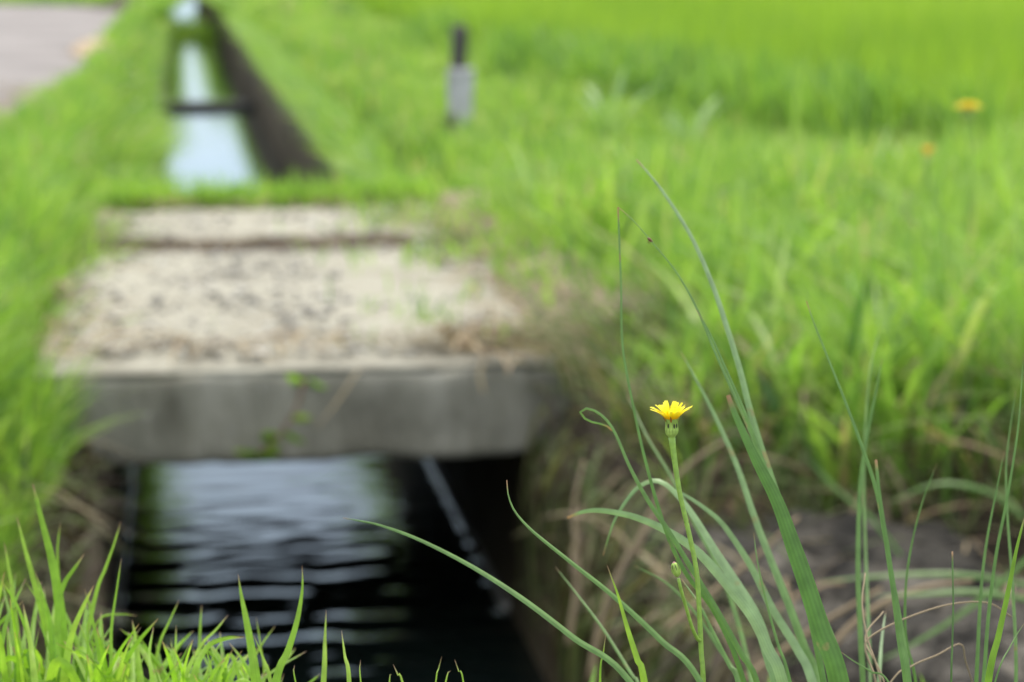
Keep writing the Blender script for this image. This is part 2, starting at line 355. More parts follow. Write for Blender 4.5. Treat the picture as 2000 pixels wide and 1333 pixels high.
def box_mesh(bag, x0, x1, y0, y1, z0, z1, n=(1, 1, 1), jit=0., bev=.0, seed=0):
    """a box with a subdivided, slightly uneven skin and rounded edges"""
    nx, ny, nz = n
    verts = {}; V = []; Fs = []
    def vid(i, j, k):
        if (i, j, k) not in verts:
            p = np.array((x0+(x1-x0)*i/nx, y0+(y1-y0)*j/ny, z0+(z1-z0)*k/nz))
            c = np.clip(p, (x0+bev, y0+bev, z0+bev), (x1-bev, y1-bev, z1-bev)); d = p-c; L = np.linalg.norm(d)
            if bev and L > 1e-9: p = c + d/L*min(L, bev)
            if jit:
                p = p + jit*np.array([float(fbm(p[(a+1) % 3]*9+a*7.3, p[(a+2) % 3]*9+p[a]*7, seed+a))-.47 for a in range(3)])*2
            verts[(i, j, k)] = len(V); V.append(p)
        return verts[(i, j, k)]
    for i in range(nx):
        for j in range(ny):
            Fs.append((vid(i, j, nz), vid(i+1, j, nz), vid(i+1, j+1, nz), vid(i, j+1, nz)))
            Fs.append((vid(i, j, 0), vid(i, j+1, 0), vid(i+1, j+1, 0), vid(i+1, j, 0)))
    for i in range(nx):
        for k in range(nz):
            Fs.append((vid(i, 0, k), vid(i+1, 0, k), vid(i+1, 0, k+1), vid(i, 0, k+1)))
            Fs.append((vid(i, ny, k), vid(i, ny, k+1), vid(i+1, ny, k+1), vid(i+1, ny, k)))
    for j in range(ny):
        for k in range(nz):
            Fs.append((vid(0, j, k), vid(0, j, k+1), vid(0, j+1, k+1), vid(0, j+1, k)))
            Fs.append((vid(nx, j, k), vid(nx, j+1, k), vid(nx, j+1, k+1), vid(nx, j, k+1)))
    bag.add(V, Fs)

# ------------------------------------------------------------------ the ground, road and water
ZW = -.62; XL, XR = -.168, .70; CAN0, CAN1 = 1.62, 95.
SL0, SL1, SL2 = 4.47, 6.31, 7.34
def gz(x, y):
    x = np.asarray(x, float); y = np.asarray(y, float)
    z = -.035 + .05*(fbm(x*1.7, y*1.7, 3)-.47)
    z = z + np.where(x > 0, np.clip((x-.9)/.5, 0, 1)*.03, 0)
    z = z - .155*np.clip((x+.42)/.12, 0, 1)*(x < .2)
    near = np.clip((3.75-.55*np.clip(x-.9, 0, 1.2)-y)/.4, 0, 1)*np.clip((x-.6)/.2, 0, 1)*np.clip((2.6-x)/.8, 0, 1)
    z = z - .20*near                                   # the stones by the right wall stand in a hollow
    z = z + (.24+.02-z)*np.clip((1.7-y)/.12, 0, 1)*np.clip(1-(abs(x-.3)-3)/2, 0, 1)*np.clip((y+3)/1, 0, 1)   # the near bank
    z = z - .05*np.clip((x-2.6)/.6, 0, 1)
    z = z - .13*np.clip((1.06-x)/.28, 0, 1)*np.clip((y-7.42)/.15, 0, 1)*(x > .5)
    z = np.where((x < -.34) & (x > -.58), z+.02, z)
    z = np.where(x < -.60, -.01, z)
    sl = (y > SL0-.05) & (y < SL2+.05) & (x > -.45) & (x < .95)
    z = np.where(sl, np.minimum(z, -.045), z)
    return z
def make_ground():
    xs = np.concatenate([[-700, -200, -60, -20, -10, -6, -4], np.arange(-3, -.8, .2), np.arange(-.75, -.25, .05), [-.225, -.205, 0, .3, .6, .745, .765, .80],
                         np.arange(.85, 3.6, .06), [3.8, 4.2, 5, 7, 10, 16, 30, 80, 250, 700]])
    ys = np.concatenate([[-60, -20, -8, -4, -2, 0, 1], np.arange(1.2, 1.61, .08), [1.615, 1.625], np.arange(1.7, 8, .08), np.arange(8, 20, .3), np.arange(20, 95, 2), [94.99, 95.01, 100, 120, 160, 250, 450, 900, 1500]])
    X, Y = np.meshgrid(xs, ys, indexing='ij'); Z = gz(X, Y)
    can = (X > -.21) & (X < .755) & (Y > 1.62) & (Y < 95); Z = np.where(can, -1.05, Z)
    n, k = X.shape
    f = np.array([(i*k+j, (i+1)*k+j, (i+1)*k+j+1, i*k+j+1) for i in range(n-1) for j in range(k-1)])
    o = mesh_obj('ground', np.stack([X, Y, Z], 2).reshape(-1, 3), f, M['soil'], origin=(0, 0, 0))
    tag(o, kind='structure')
make_ground()

def make_road():
    ys = np.arange(-6, 36, .5); n = len(ys); V = []; Fs = []
    for y in ys:
        r = -.63 - .32*min(1, max(0, (11-y)/4)) + .10*(float(vnoise(y*1.3, 2, 5))-.5) - max(0, y-29)**2*.03
        for x in np.linspace(-4.5, r, 8): V.append((x, y, .006))
    for i in range(n-1):
        for j in range(7): Fs.append((i*8+j, i*8+j+1, (i+1)*8+j+1, (i+1)*8+j))
    tag(mesh_obj('road', V, Fs, M['asphalt'], origin=(0, 0, 0)), kind='structure')
make_road()

def make_water():
    xs = np.linspace(XL-.02, XR+.02, 60)
    ys = np.concatenate([np.arange(1.55, 9, .0125), np.arange(9, 24, .08), np.arange(24, 95.2, .7)])
    X, Y = np.meshgrid(xs, ys, indexing='ij')
    Z = np.zeros_like(X)
    r2 = np.random.default_rng(3)
    for i in range(34):
        L = r2.uniform(.045, .22); th = r2.normal(0, .26); k = 2*np.pi/L; a = L*.0026*r2.uniform(.5, 1)
        Z += a*np.sin(k*(Y*np.cos(th)+X*np.sin(th))+r2.uniform(0, 6.3) + 1.6*vnoise(X*3, Y*3, i))
    env = np.interp(Y, [1, 4.4, 5.2, 6.2, 9, 24], [1, 1, .9, .55, .14, 0.0])*(.55+.9*vnoise(X*2.2, Y*2.2, 31))
    Z = ZW + Z*env
    n, k = X.shape
    ii, jj = np.meshgrid(np.arange(n-1), np.arange(k-1), indexing='ij'); a = (ii*k+jj).ravel()
    f = np.stack([a, a+k, a+k+1, a+1], 1)
    tag(mesh_obj('canal_water', np.stack([X, Y, Z], 2).reshape(-1, 3), f, M['water'], origin=(0, 0, ZW)), kind='structure')
make_water()

# ------------------------------------------------------------------ concrete: canal walls, slabs, strut
def wall(x0, x1, label, inner):
    t = empty('canal_wall', ((x0+x1)/2, 1.6, -.17), label, 'wall')
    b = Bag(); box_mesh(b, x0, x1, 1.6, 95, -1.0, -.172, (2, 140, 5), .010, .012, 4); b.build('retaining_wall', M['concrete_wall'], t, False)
    e = Bag()
    if inner > 0: box_mesh(e, x0-.02, x0+.004, 4.86, 8.2, ZW-.05, ZW+.016, (1, 60, 1), .004, 0, 8)
    else: box_mesh(e, x1-.004, x1+.02, 4.86, 8.2, ZW-.05, ZW+.016, (1, 60, 1), .004, 0, 9)
    e.build('waterline_strip', M['glossy'], t, False)  # narrow pale glossy strip along the waterline, mostly beneath the slabs
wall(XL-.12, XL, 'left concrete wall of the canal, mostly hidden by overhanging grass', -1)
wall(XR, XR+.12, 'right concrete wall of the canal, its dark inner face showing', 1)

def slab(name, y0, y1, z0, z1, label):
    t = empty(name, (.27, (y0+y1)/2, z0), label, 'slab')
    b = Bag(); box_mesh(b, -.30, .845, y0, y1, z0, z1, (60, 40, 9), .013, .016, 12)
    b.build('slab_body', M['concrete_face'], t)
    return t
s1 = slab('bridge_slab', SL0, SL1, -.184, -.002, 'thick grey concrete slab bridging the canal in front, gravel on top')
s2 = slab('bridge_slab', SL1+.09, SL2, -.170, -.006, 'second concrete slab across the canal, behind the dark joint')
rb = Bag(); 
def top_sheet(bag, x0, x1, y0, y1, z, amp, nx, ny, seed, fade=.05):
    X, Y = np.meshgrid(np.linspace(x0, x1, nx), np.linspace(y0, y1, ny), indexing='ij')
    e = np.minimum.reduce([X-x0, x1-X, Y-y0, y1-Y]); e = np.clip(e/fade, 0, 1)
    Z = z - .012 + (.012+amp*fbm(X*7, Y*7, seed, 5))*e
    k = ny; f = [(i*k+j, (i+1)*k+j, (i+1)*k+j+1, i*k+j+1) for i in range(nx-1) for j in range(ny-1)]
    bag.add(np.stack([X, Y, Z], 2).reshape(-1, 3), f)
box_mesh(rb, -.29, .835, SL0+.004, SL0+.16, -.006, .004, (60, 10, 1), .003, .003, 33); rb.build('worn_edge', M['concrete_rim'], s1)
for y0, y1, par in ((SL0+.10, SL1-.02, s1), (SL1+.10, SL2-.03, s2)):
    g = Bag(); top_sheet(g, -.29, .84, y0, y1, .001, .022, 90, 110, 9)
    o = g.build('gravel_bed', M['dirt'], None, origin=(.27, (y0+y1)/2, 0)); tag(o, 'loose pale gravel and dirt spread over the slab', 'gravel', kind='stuff')

def pebbles():
    phi = (1+5**.5)/2
    ico = np.array([(-1, phi, 0), (1, phi, 0), (-1, -phi, 0), (1, -phi, 0), (0, -1, phi), (0, 1, phi), (0, -1, -phi), (0, 1, -phi), (phi, 0, -1), (phi, 0, 1), (-phi, 0, -1), (-phi, 0, 1)])/1.9
    fi = np.array([(0, 11, 5), (0, 5, 1), (0, 1, 7), (0, 7, 10), (0, 10, 11), (1, 5, 9), (5, 11, 4), (11, 10, 2), (10, 7, 6), (7, 1, 8), (3, 9, 4), (3, 4, 2), (3, 2, 6), (3, 6, 8), (3, 8, 9), (4, 9, 5), (2, 4, 11), (6, 2, 10), (8, 6, 7), (9, 8, 1)])
    n = 2600
    x = rng.uniform(-.27, .82, n); y = np.where(rng.random(n) < .72, rng.uniform(SL0+.08, SL1-.05, n), rng.uniform(SL1+.08, SL2-.06, n))
    r = rng.lognormal(math.log(.0055), .45, n)
    keep = (r < .02) & (fbm(x*4, y*4, 77) + .18*(x < .15) > .50); x, y, r = x[keep], y[keep], r[keep]; n = len(x)
    z = .012 + r*.3
    s = r[:, None, None]*ico[None]*rng.uniform(.7, 1.3, (n, 12, 1))*np.stack([rng.uniform(.8, 1.3, n), rng.uniform(.8, 1.3, n), rng.uniform(.5, .8, n)], 1)[:, None]
    v = s + np.stack([x, y, z], 1)[:, None]
    f = (np.arange(n)*12)[:, None, None]+fi[None]
    o = mesh_obj('pebbles', v.reshape(-1, 3), f.reshape(-1, 3), M['stone'], None, {'tint': np.repeat(rng.random(n), 12)}, False, origin=(.27, 5.5, 0))
    tag(o, 'small grey pebbles scattered over the concrete slabs', 'pebbles', kind='stuff')
pebbles()

b = Bag(); box_mesh(b, XL+.002, XR-.002, 21.2, 21.5, ZW-.03, ZW+.065, (12, 3, 3), .005, .012, 5)
st = b.build('canal_strut', M['strut'], None, origin=(.27, 21.3, ZW)); tag(st, 'dark concrete strut crossing the bright water of the far canal', 'strut')

# ------------------------------------------------------------------ stones at the right wall
def stone(c, r, seed, label, rot=0.):
    n1, n2 = 90, 60; V = []; Fs = []
    cr, sr = math.cos(rot), math.sin(rot)
    for i in range(n2+1):
        th = math.pi*i/n2
        for j in range(n1):
            ph = 2*math.pi*j/n1
            d = np.array((math.sin(th)*math.cos(ph), math.sin(th)*math.sin(ph), math.cos(th)))
            q = d/ (abs(d)**4).sum()**.25                 # boxy block
            k = 1 + .45*(float(fbm(d[0]*2.1+seed, d[1]*2.1+d[2]*1.7, seed))-.47) + .34*(float(fbm(d[0]*6+d[2]*5, d[1]*6+seed, seed+3))-.47)
            p = q*r*k
            V.append((c[0]+p[0]*cr-p[1]*sr, c[1]+p[0]*sr+p[1]*cr, c[2]+p[2]))
    for i in range(n2):
        for j in range(n1): Fs.append((i*n1+j, (i+1)*n1+j, (i+1)*n1+(j+1) % n1, i*n1+(j+1) % n1))
    o = mesh_obj('stone_block', V, Fs, M['rock'], origin=c); tag(o, label, 'stone')
stone((1.0, 3.28, -.26), (.24, .37, .185), 3, 'dark rough stone block behind the broad leaning blade', .25)
stone((1.17, 2.76, -.27), (.27, .26, .185), 11, 'dark rough stone in the lower right corner, in front of the bigger block', -.15)

# ------------------------------------------------------------------ stake
def make_stake():
    c = at(886, 262, 10.1); c[2] = gz(c[0], c[1])
    t = empty('marker_stake', c, 'short weathered wooden stake with a pale board, standing in the verge', 'stake')
    b = Bag(); box_mesh(b, c[0]-.024, c[0]+.036, c[1]-.03, c[1]+.03, c[2]-.1, c[2]+.525, (4, 4, 16), .010, .008, 2); b.build('post', M['wood'], t)
    b = Bag(); box_mesh(b, c[0]-.050, c[0]+.066, c[1]-.056, c[1]-.032, c[2]-.05, c[2]+.34, (8, 2, 16), .016, .006, 6); b.build('board', M['palewood'], t)
    b = Bag(); box_mesh(b, c[0]-.056, c[0]-.018, c[1]-.075, c[1]-.058, c[2]-.05, c[2]+.14, (3, 1, 6), .008, .004, 6); b.build('splint', M['wood'], t)
    t.rotation_euler = (0, R(2.6), R(9))
make_stake()

# ------------------------------------------------------------------ grass of the verges
def scatter(n, x0, x1, y0, y1):
    return rng.uniform(x0, x1, n), rng.uniform(y0, y1, n)
def rice_edge(y): return np.where(y < 15.5, 2.86-.10*(y-8), 2.11)

def verge_right():
    parts = []
    for n, y0, y1, hs, ws in ((27000, 3.0, 7, (.13, .33), (.0032, .0078)), (34000, 7, 13, (.07, .18), (.004, .008)), (26000, 13, 26, (.08, .20), (.007, .012)), (16000, 26, 60, (.16, .32), (.014, .024))):
        x, y = scatter(n, .80, 3.45, y0, y1)
        front = 3.62 - .72*np.clip(x-.9, 0, 2) + .22*(fbm(x*4, x*0, 71)-.5)
        cl = fbm(x*3.2, y*3.2, 21)
        keep = (x < rice_edge(y)+.1) & (y > front) & (x < .42*y+.6)
        keep &= ~((y < SL2+.3) & (x < .84+.14*(cl-.5)*4) & (rng.random(n) < .8))     # bare beside the slab
        keep &= rng.random(n) < np.clip(.25+1.6*(cl-.22), .2, 1)
        x, y, cl = x[keep], y[keep], cl[keep]; m = len(x)
        h = rng.uniform(*hs, m)*(.55+.95*cl)*np.clip(.6+(x-.8)*1.2, .6, 1.0)
        parts.append((np.stack([x, y, gz(x, y)-.01], 1), h, rng.uniform(*ws, m), np.abs(rng.normal(.45, .3, m)), rng.uniform(0, 2*np.pi, m), np.clip(rng.normal(.5, .22, m)+.9*(cl-.47), 0, .92)))
    # sparse dry blades among the green ones
    z = [np.concatenate([p[i] for p in parts]) for i in range(6)]
    dry = rng.random(len(z[1])) < .03; z[5] = np.where(dry, 1., z[5])
    blades('verge_grass', z[0], z[1], z[2], z[3], z[4], M['verge'], 'bright green verge grass right of the canal', 'grass', z[5])
verge_right()

def verge_left():
    parts = []
    for n, x0, y0, y1, hs, ws in ((24000, -.98, 1.9, 7, (.14, .31), (.0030, .007)), (15000, -.8, 7, 12, (.13, .26), (.004, .008)), (15000, -.66, 12, 34, (.09, .20), (.008, .013)), (9000, -1., 34, 70, (.18, .32), (.015, .025))):
        x, y = scatter(n, x0, -.17, y0, y1); k = (y > 4.0) | (x < -.40); x, y = x[k], y[k]; n = len(x); cl = fbm(x*3, y*2.4, 41)
        keep = rng.random(n) < np.clip(.3+1.6*(cl-.2), .2, 1)
        keep &= (x > np.interp(y, [6, 9, 12], [-1, -.72, -.60])+.12*(cl-.5)*3)
        keep &= (x < -.235) | (y > SL2)
        keep &= ~((y > SL0+.25) & (y < SL2+.1) & (x > -.27+.2*(cl-.5)))
        x, y, cl = x[keep], y[keep], cl[keep]; m = len(x)
        h = rng.uniform(*hs, m)*(.6+.8*cl)
        az = rng.uniform(0, 2*np.pi, m); over = (x > -.33) & (y > SL2-.3); az = np.where(over & (rng.random(m) < .65), rng.normal(0, .5, m), az)
        bend = np.abs(rng.normal(.5, .3, m)) + .35*over; bend = np.where(y < SL2, bend*.9, bend)
        parts.append((np.stack([x, y, np.where(x > -.29, -.17, gz(x, y))-.01], 1), h, rng.uniform(*ws, m), bend, az, np.clip(rng.normal(.5, .2, m)+.5*(cl-.5), 0, .92)))
    z = [np.concatenate([p[i] for p in parts]) for i in range(6)]
    dry = rng.random(len(z[1])) < .03; z[5] = np.where(dry, 1., z[5])
    blades('bank_grass', z[0], z[1], z[2], z[3], z[4], M['verge'], 'bright green grass between the road and the canal', 'grass', z[5])
verge_left()

def fringe():
    # grass leaning over the right wall top beyond the slabs, and the clump that hides the water far off
    P_ = []
    for n, x0, x1, y0, y1, hs, ws, a0, bd in ((4600, .70, .88, 7.5, 30, (.10, .24), (.004, .009), np.pi, .85), (1500, .70, .9, 30, 60, (.15, .28), (.012, .02), np.pi, .6),
                                            (4200, -.30, -.17, 30, 78, (.35, .60), (.014, .022), 0., .7), (2600, .70, .82, 31, 78, (.35, .55), (.014, .022), np.pi, .8), (260, -.1, .66, 37, 43, (.10, .38), (.012, .02), 0., .3), (2600, .772, .90, 7.6, 32, (.07, .16), (.004, .01), np.pi, .5),
                                            (1500, -.28, .82, 7.30, 7.62, (.06, .17), (.003, .006), -np.pi/2, .4),
                                            (500, -.15, .6, 7.34, 7.50, (.05, .13), (.003, .006), np.pi/2, .4)):
        x, y = scatter(n, x0, x1, y0, y1); m = n
        zz = np.where(y < 7.7, np.where(y < SL2, 0, -.05), np.where((x > -.15) & (x < .68), ZW-.03, np.where((x > .76) & (x < .92), gz(x, y), -.17)))
        P_.append((np.stack([x, y, zz], 1), rng.uniform(*hs, m), rng.uniform(*ws, m), np.abs(rng.normal(bd, .25, m)), rng.normal(a0, .8, m), np.clip(rng.normal(.5, .2, m), 0, 1)))
    z = [np.concatenate([p[i] for p in P_]) for i in range(6)]
    blades('fringe_grass', z[0], z[1], z[2], z[3], z[4], M['verge'], 'short grass fringing the far canal and the back slab', 'grass', z[5])
    # little sprouts on the slabs
    n = 1100; x = .84-np.abs(rng.normal(0, .2, n)); y = rng.uniform(4.62, 7.3, n); k = (fbm(x*6, y*6, 5) > .46) & (x > -.2)
    x, y = x[k], y[k]; m = len(x)
    blades('sprouts', np.stack([x, y, np.full(m, .008)], 1), rng.uniform(.025, .09, m), rng.uniform(.002, .004, m), np.abs(rng.normal(.6, .3, m)), rng.uniform(0, 6.3, m), M['verge'], 'small green sprouts growing through the gravel', 'sprouts')
fringe()

def rice():
    hills = []
    for sx, y0, y1 in ((.16, 8.2, 14), (.2, 14, 24), (.34, 24, 45)):
        gx = np.arange(2.3, 24, sx*1.4); gy = np.arange(y0, y1, sx)
        X, Y = [q.ravel() for q in np.meshgrid(gx, gy)]
        X = X+rng.normal(0, .025, len(X)); Y = Y+rng.normal(0, .025, len(Y))
        k = (X > rice_edge(Y)+.12) & (X < .5*Y+1.2)
        hills.append((X[k], Y[k], sx))
    B = []; Wd = []; Hh = []
    for X, Y, s in hills:
        nb = 15
        x = np.repeat(X, nb)+rng.normal(0, .022, len(X)*nb); y = np.repeat(Y, nb)+rng.normal(0, .022, len(X)*nb)
        B.append(np.stack([x, y, np.full(len(x), -.10)], 1)); Wd.append(np.full(len(x), .0042*(s/.16)**1.1)); Hh.append(rng.uniform(.42, .62, len(x)))
    B = np.concatenate(B); m = len(B)
    blades('rice_plants', B, np.concatenate(Hh), np.concatenate(Wd)*rng.uniform(.7, 1.3, m), np.abs(rng.normal(.20, .13, m)), rng.uniform(0, 6.3, m), M['rice'], 'young green rice crop filling the paddy field', 'rice', np.clip(rng.normal(.5, .2, m)+1.1*(fbm(B[:, 0]*.5, B[:, 1]*.5, 8)-.47), 0, 1), rows=4)
rice()

def far_field():
    n = 14000; x, y = scatter(n, -14, -1.0, 35.5, 60)
    blades('meadow_grass', np.stack([x, y, np.full(n, -.02)], 1), rng.uniform(.15, .4, n), rng.uniform(.015, .03, n), np.abs(rng.normal(.4, .2, n)), rng.uniform(0, 6.3, n), M['verge'], 'green grass beyond the end of the road', 'grass', np.clip(rng.normal(.55, .2, n), 0, .9), rows=4)
far_field()

def litter():
    # dry straw lying on the slab edge, along the joint and on the bank beside it
    B = []; H_ = []
    def zone(n, x0, x1, y0, y1, z):
        x, y = scatter(n, x0, x1, y0, y1); B.append(np.stack([x, y, z(x, y) if callable(z) else np.full(n, z)], 1))
    zone(260, .52, .86, SL0+.02, SL0+.34, .014)
    zone(60, -.28, .45, SL0+.13, SL0+.24, .016)
    zone(40, -.25, .80, SL1-.05, SL1+.12, .014)
    zone(420, .62, 1.25, SL0-.1, SL2-.3, lambda x, y: np.maximum(gz(x, y), np.where(x < .845, .01, -.1))+.012)
    zone(130, .78, 1.35, 3.0, 4.55, lambda x, y: gz(x, y)+np.where(y < 3.7, .12, .02))
    zone(180, -.35, -.2, 4.6, 7.3, .012); zone(150, -.25, .85, SL2-.12, SL2+.12, .016)
    zone(260, -1.0, -.72, 8.5, 14, .02)
    B = np.concatenate(B); n = len(B); az = rng.uniform(0, 2*np.pi, n); L = rng.uniform(.04, .22, n)
    t = np.linspace(0, 1, 5); d = np.stack([np.cos(az), np.sin(az), np.zeros(n)], 1); s = np.stack([-np.sin(az), np.cos(az), np.zeros(n)], 1)
    cv = rng.normal(0, .25, n); lift = rng.uniform(0, .035, n)
    pts = B[:, None] + d[:, None]*(L[:, None]*t)[:, :, None] + s[:, None]*((L*cv)[:, None]*t**2)[:, :, None]
    pts[:, :, 2] += lift[:, None]*np.sin(np.pi*t)
    w = rng.uniform(.0012, .0042, n)[:, None]*np.array([.7, 1, 1, .8, .2])
    nn = s[:, None]*w[:, :, None]; nn[:, :, 2] += w*.4
    v = np.stack([pts-nn, pts+nn], 2).reshape(-1, 3); i0 = np.arange(4)*2; q = np.stack([i0, i0+1, i0+3, i0+2], 1)
    f = ((np.arange(n)*10)[:, None, None]+q[None]).reshape(-1, 4)
    o = mesh_obj('dry_straw', v, f, M['straw'], None, {'tint': np.repeat(rng.random(n), 10)}, True, origin=(.6, 4.6, 0))
    tag(o, 'loose dry straw littering the slab edges and the bank', 'straw', kind='stuff')
litter()

def hanging():
    n = 620; y = rng.uniform(2.75, 4.42, n); k = fbm(y*5.5, y*0+.3, 15) > rng.uniform(.33, .62, n); y = y[k]; n = len(y)
    x = XR+rng.uniform(.0, .16, n)
    P0 = np.stack([x, y, -.13+rng.uniform(-.03, .06, n)], 1)
    L = rng.uniform(.10, .50, n)*np.clip(.35+fbm(y*4, y*0, 5)*1.3, .3, 1.2); out = rng.uniform(.0, .04, n)+rng.uniform(0, .13, n)*np.clip((4.25-y)/1.3, 0, 1)
    t = np.linspace(0, 1, 6)
    px = P0[:, 0][:, None] - (x-XR)[:, None]*np.minimum(1, t*2.2) - out[:, None]*np.sin(np.pi*np.minimum(t*1.1, 1)*.62)
    py = P0[:, 1][:, None] + rng.normal(-.05, .24, n)[:, None]*t
    pz = P0[:, 2][:, None] + .05*np.sin(np.pi*np.minimum(t*2, 1)) - L[:, None]*t**1.5
    pz = np.maximum(pz, ZW+.01)
    pts = np.stack([px, py, pz], 2)
    w = rng.lognormal(math.log(.0026), .5, n)[:, None]*np.array([.8, 1, 1, .9, .7, .1])
    fa = rng.uniform(0, 6.3, n); sd = np.stack([np.cos(fa), np.sin(fa), np.zeros(n)], 1)
    nn = sd[:, None]*w[:, :, None]; v = np.stack([pts-nn, pts+nn], 2).reshape(-1, 3)
    i0 = np.arange(5)*2; q = np.stack([i0, i0+1, i0+3, i0+2], 1); f = ((np.arange(n)*12)[:, None, None]+q[None]).reshape(-1, 4)
    o = mesh_obj('hanging_weeds', v, f, M['hang'], None, {'tint': np.repeat(rng.random(n), 12)}, True, origin=(.7, 3.6, -.1))
    tag(o, 'half dead weeds hanging down the near right canal wall', 'weeds', kind='stuff')
    # and some green and grey ones over the left wall in front of the slab
    n = 60; x = rng.uniform(-.36, -.28, n); y = rng.uniform(2.6, 4.4, n)
    blades('overhang_grass', np.stack([x, y, np.full(n, -.18)], 1), rng.uniform(.15, .34, n), rng.uniform(.002, .0045, n), rng.uniform(.5, 1.0, n), rng.normal(-.2, .6, n), M['hang'], 'limp brownish grass drooping over the near left canal wall', 'grass', droop=.9, rows=7)
hanging()
def bank_tussock():
    n = 3500; x = rng.uniform(-1.2, 2.2, n); y = rng.uniform(-.6, 1.57, n)
    blades('near_turf', np.stack([x, y, gz(x, y)], 1), rng.uniform(.02, .06, n), rng.uniform(.002, .004, n), np.abs(rng.normal(.5, .3, n)), rng.uniform(0, 6.3, n), M['verge'], 'short turf on the near bank the flower grows from', 'grass', np.clip(rng.normal(.5, .2, n), 0, .95))
    n = 9000; y = 8+rng.random(n)**1.4*12; x = rice_edge(y)+rng.normal(.02, .17, n); k = fbm(x*2.6, y*1.6, 51) > rng.uniform(.36, .62, n); x, y = x[k], y[k]; n = len(x)
    blades('rice_edge_grass', np.stack([x, y, gz(x, y)], 1), rng.uniform(.14, .46, n), rng.uniform(.004, .010, n), np.abs(rng.normal(.4, .25, n)), rng.uniform(0, 6.3, n), M['verge'], 'taller tufted grass where the verge meets the rice', 'grass', np.clip(rng.normal(.38, .22, n), 0, 1), rows=6)
    n = 2600; x = rng.uniform(.82, 2.0, n); y = rng.uniform(2.4, 3.9, n); k = (fbm(x*5, y*5, 66) > .40) & (y < 3.75-.6*np.clip(x-.9, 0, 2)+.2) & (y > 3.42-.75*np.clip(x-.9, 0, 2)); x, y = x[k], y[k]; n = len(x)
    blades('bank_tangle', np.stack([x, y, gz(x, y)+.02], 1), rng.uniform(.07, .24, n), rng.uniform(.002, .0055, n), rng.uniform(.4, 1.7, n), rng.uniform(0, 6.3, n), M['hang'], 'tangled low grass and dead stems between the stones and the verge', 'grass', np.clip(rng.normal(.66, .24, n), 0, 1), rows=7, droop=.45)
    n = 2400; x = rng.uniform(-.36, -.172, n); y = rng.uniform(2.7, 4.46, n)
    blades('wall_top_weeds', np.stack([x, y, np.full(n, -.175)], 1), rng.uniform(.03, .10, n), rng.uniform(.002, .0055, n), rng.uniform(.4, 1.6, n), rng.normal(-2, 1.5, n), M['hang'], 'dull weeds covering the top of the near left canal wall', 'weeds', np.clip(rng.normal(.24, .22, n), 0, 1), rows=6, droop=.5)
    X, Y = np.meshgrid(np.linspace(.50, 1.02, 60), np.linspace(4.62, 7.4, 150), indexing='ij')
    edge = .79+.12*(fbm(Y*2.2, Y*0, 17)-.5)*2+.05*(fbm(Y*9, X*3, 18)-.5)
    Z = np.where(X > edge, .004+.05*np.clip((X-edge)/.12, 0, 1)*np.clip((Y-4.62)/.15, 0, 1)*(.4+fbm(X*7, Y*7, 23)), -.03)
    f = [(i*150+j, (i+1)*150+j, (i+1)*150+j+1, i*150+j+1) for i in range(59) for j in range(149)]
    tag(mesh_obj('bank_soil', np.stack([X, Y, Z], 2).reshape(-1, 3), f, M['drysoil'], origin=(.8, 6, 0)), 'dry brown soil creeping over the right side of the slabs', 'soil', kind='stuff')
    n = 420; y = rng.uniform(2.8, 4.43, n); z = rng.uniform(-.5, -.08, n); k = fbm(y*6, z*6, 91) > .5; y, z = y[k], z[k]; n = len(y)
    blades('wall_sprigs', np.stack([rng.uniform(.68, .70, n), y, z], 1), rng.uniform(.03, .07, n)+.09*rng.random(n)*np.clip((4.25-y)/1.2, 0, 1), rng.uniform(.003, .007, n), rng.uniform(.5, 1.4, n), rng.normal(np.pi, 1.2, n), M['hang'], 'small leafy sprigs growing from the near right canal wall', 'sprigs', np.clip(rng.normal(.72, .2, n), 0, 1), droop=.6)
    n = 1500; x = rng.uniform(.95, 2.6, n); y = rng.uniform(3.0, 6.2, n); k = (x < .42*y+.4) & (y > 3.58-.72*np.clip(x-.9, 0, 2)) & (fbm(x*3.2, y*3.2, 21) > .38); x, y = x[k], y[k]; n = len(x)
    blades('broad_grass', np.stack([x, y, gz(x, y)], 1), rng.uniform(.2, .42, n), rng.uniform(.005, .0095, n), np.abs(rng.normal(.6, .35, n)), rng.uniform(0, 6.3, n), M['verge'], 'broader arching blades mixed into the near right verge', 'grass', np.clip(rng.normal(.6, .22, n), 0, .95), rows=8)
    X, Y = np.meshgrid(np.linspace(-.28, .83, 90), np.linspace(SL1-.09, SL1+.17, 24), indexing='ij')
    e = np.sin(np.pi*(Y-SL1+.09)/.26)*(.55+.9*fbm(X*6, Y*3, 44)); Z = -.02+.058*e
    f = [(i*24+j, (i+1)*24+j, (i+1)*24+j+1, i*24+j+1) for i in range(89) for j in range(23)]
    tag(mesh_obj('joint_soil', np.stack([X, Y, Z], 2).reshape(-1, 3), f, M['mud'], origin=(.27, SL1, 0)), 'dark soil and moss filling the joint between the slabs', 'soil', kind='stuff')
    n = 900; x = rng.uniform(.74, 1.15, n); y = rng.uniform(3.75, 4.75, n); k = fbm(x*5, y*5, 61) > .42; x, y = x[k], y[k]; n = len(x)
    blades('bank_tussock', np.stack([x, y, gz(x, y)], 1), rng.uniform(.10, .26, n), rng.uniform(.002, .0045, n), rng.uniform(.5, 1.3, n), rng.normal(np.pi, 1.1, n), M['hang'], 'tangled brown and green grass on the bank beside the slab end', 'grass', np.clip(rng.normal(.68, .2, n), 0, 1), rows=7, droop=.35)
    n = 2600; x = rng.uniform(-.5, -.175, n); y = rng.uniform(2.7, 4.44, n)
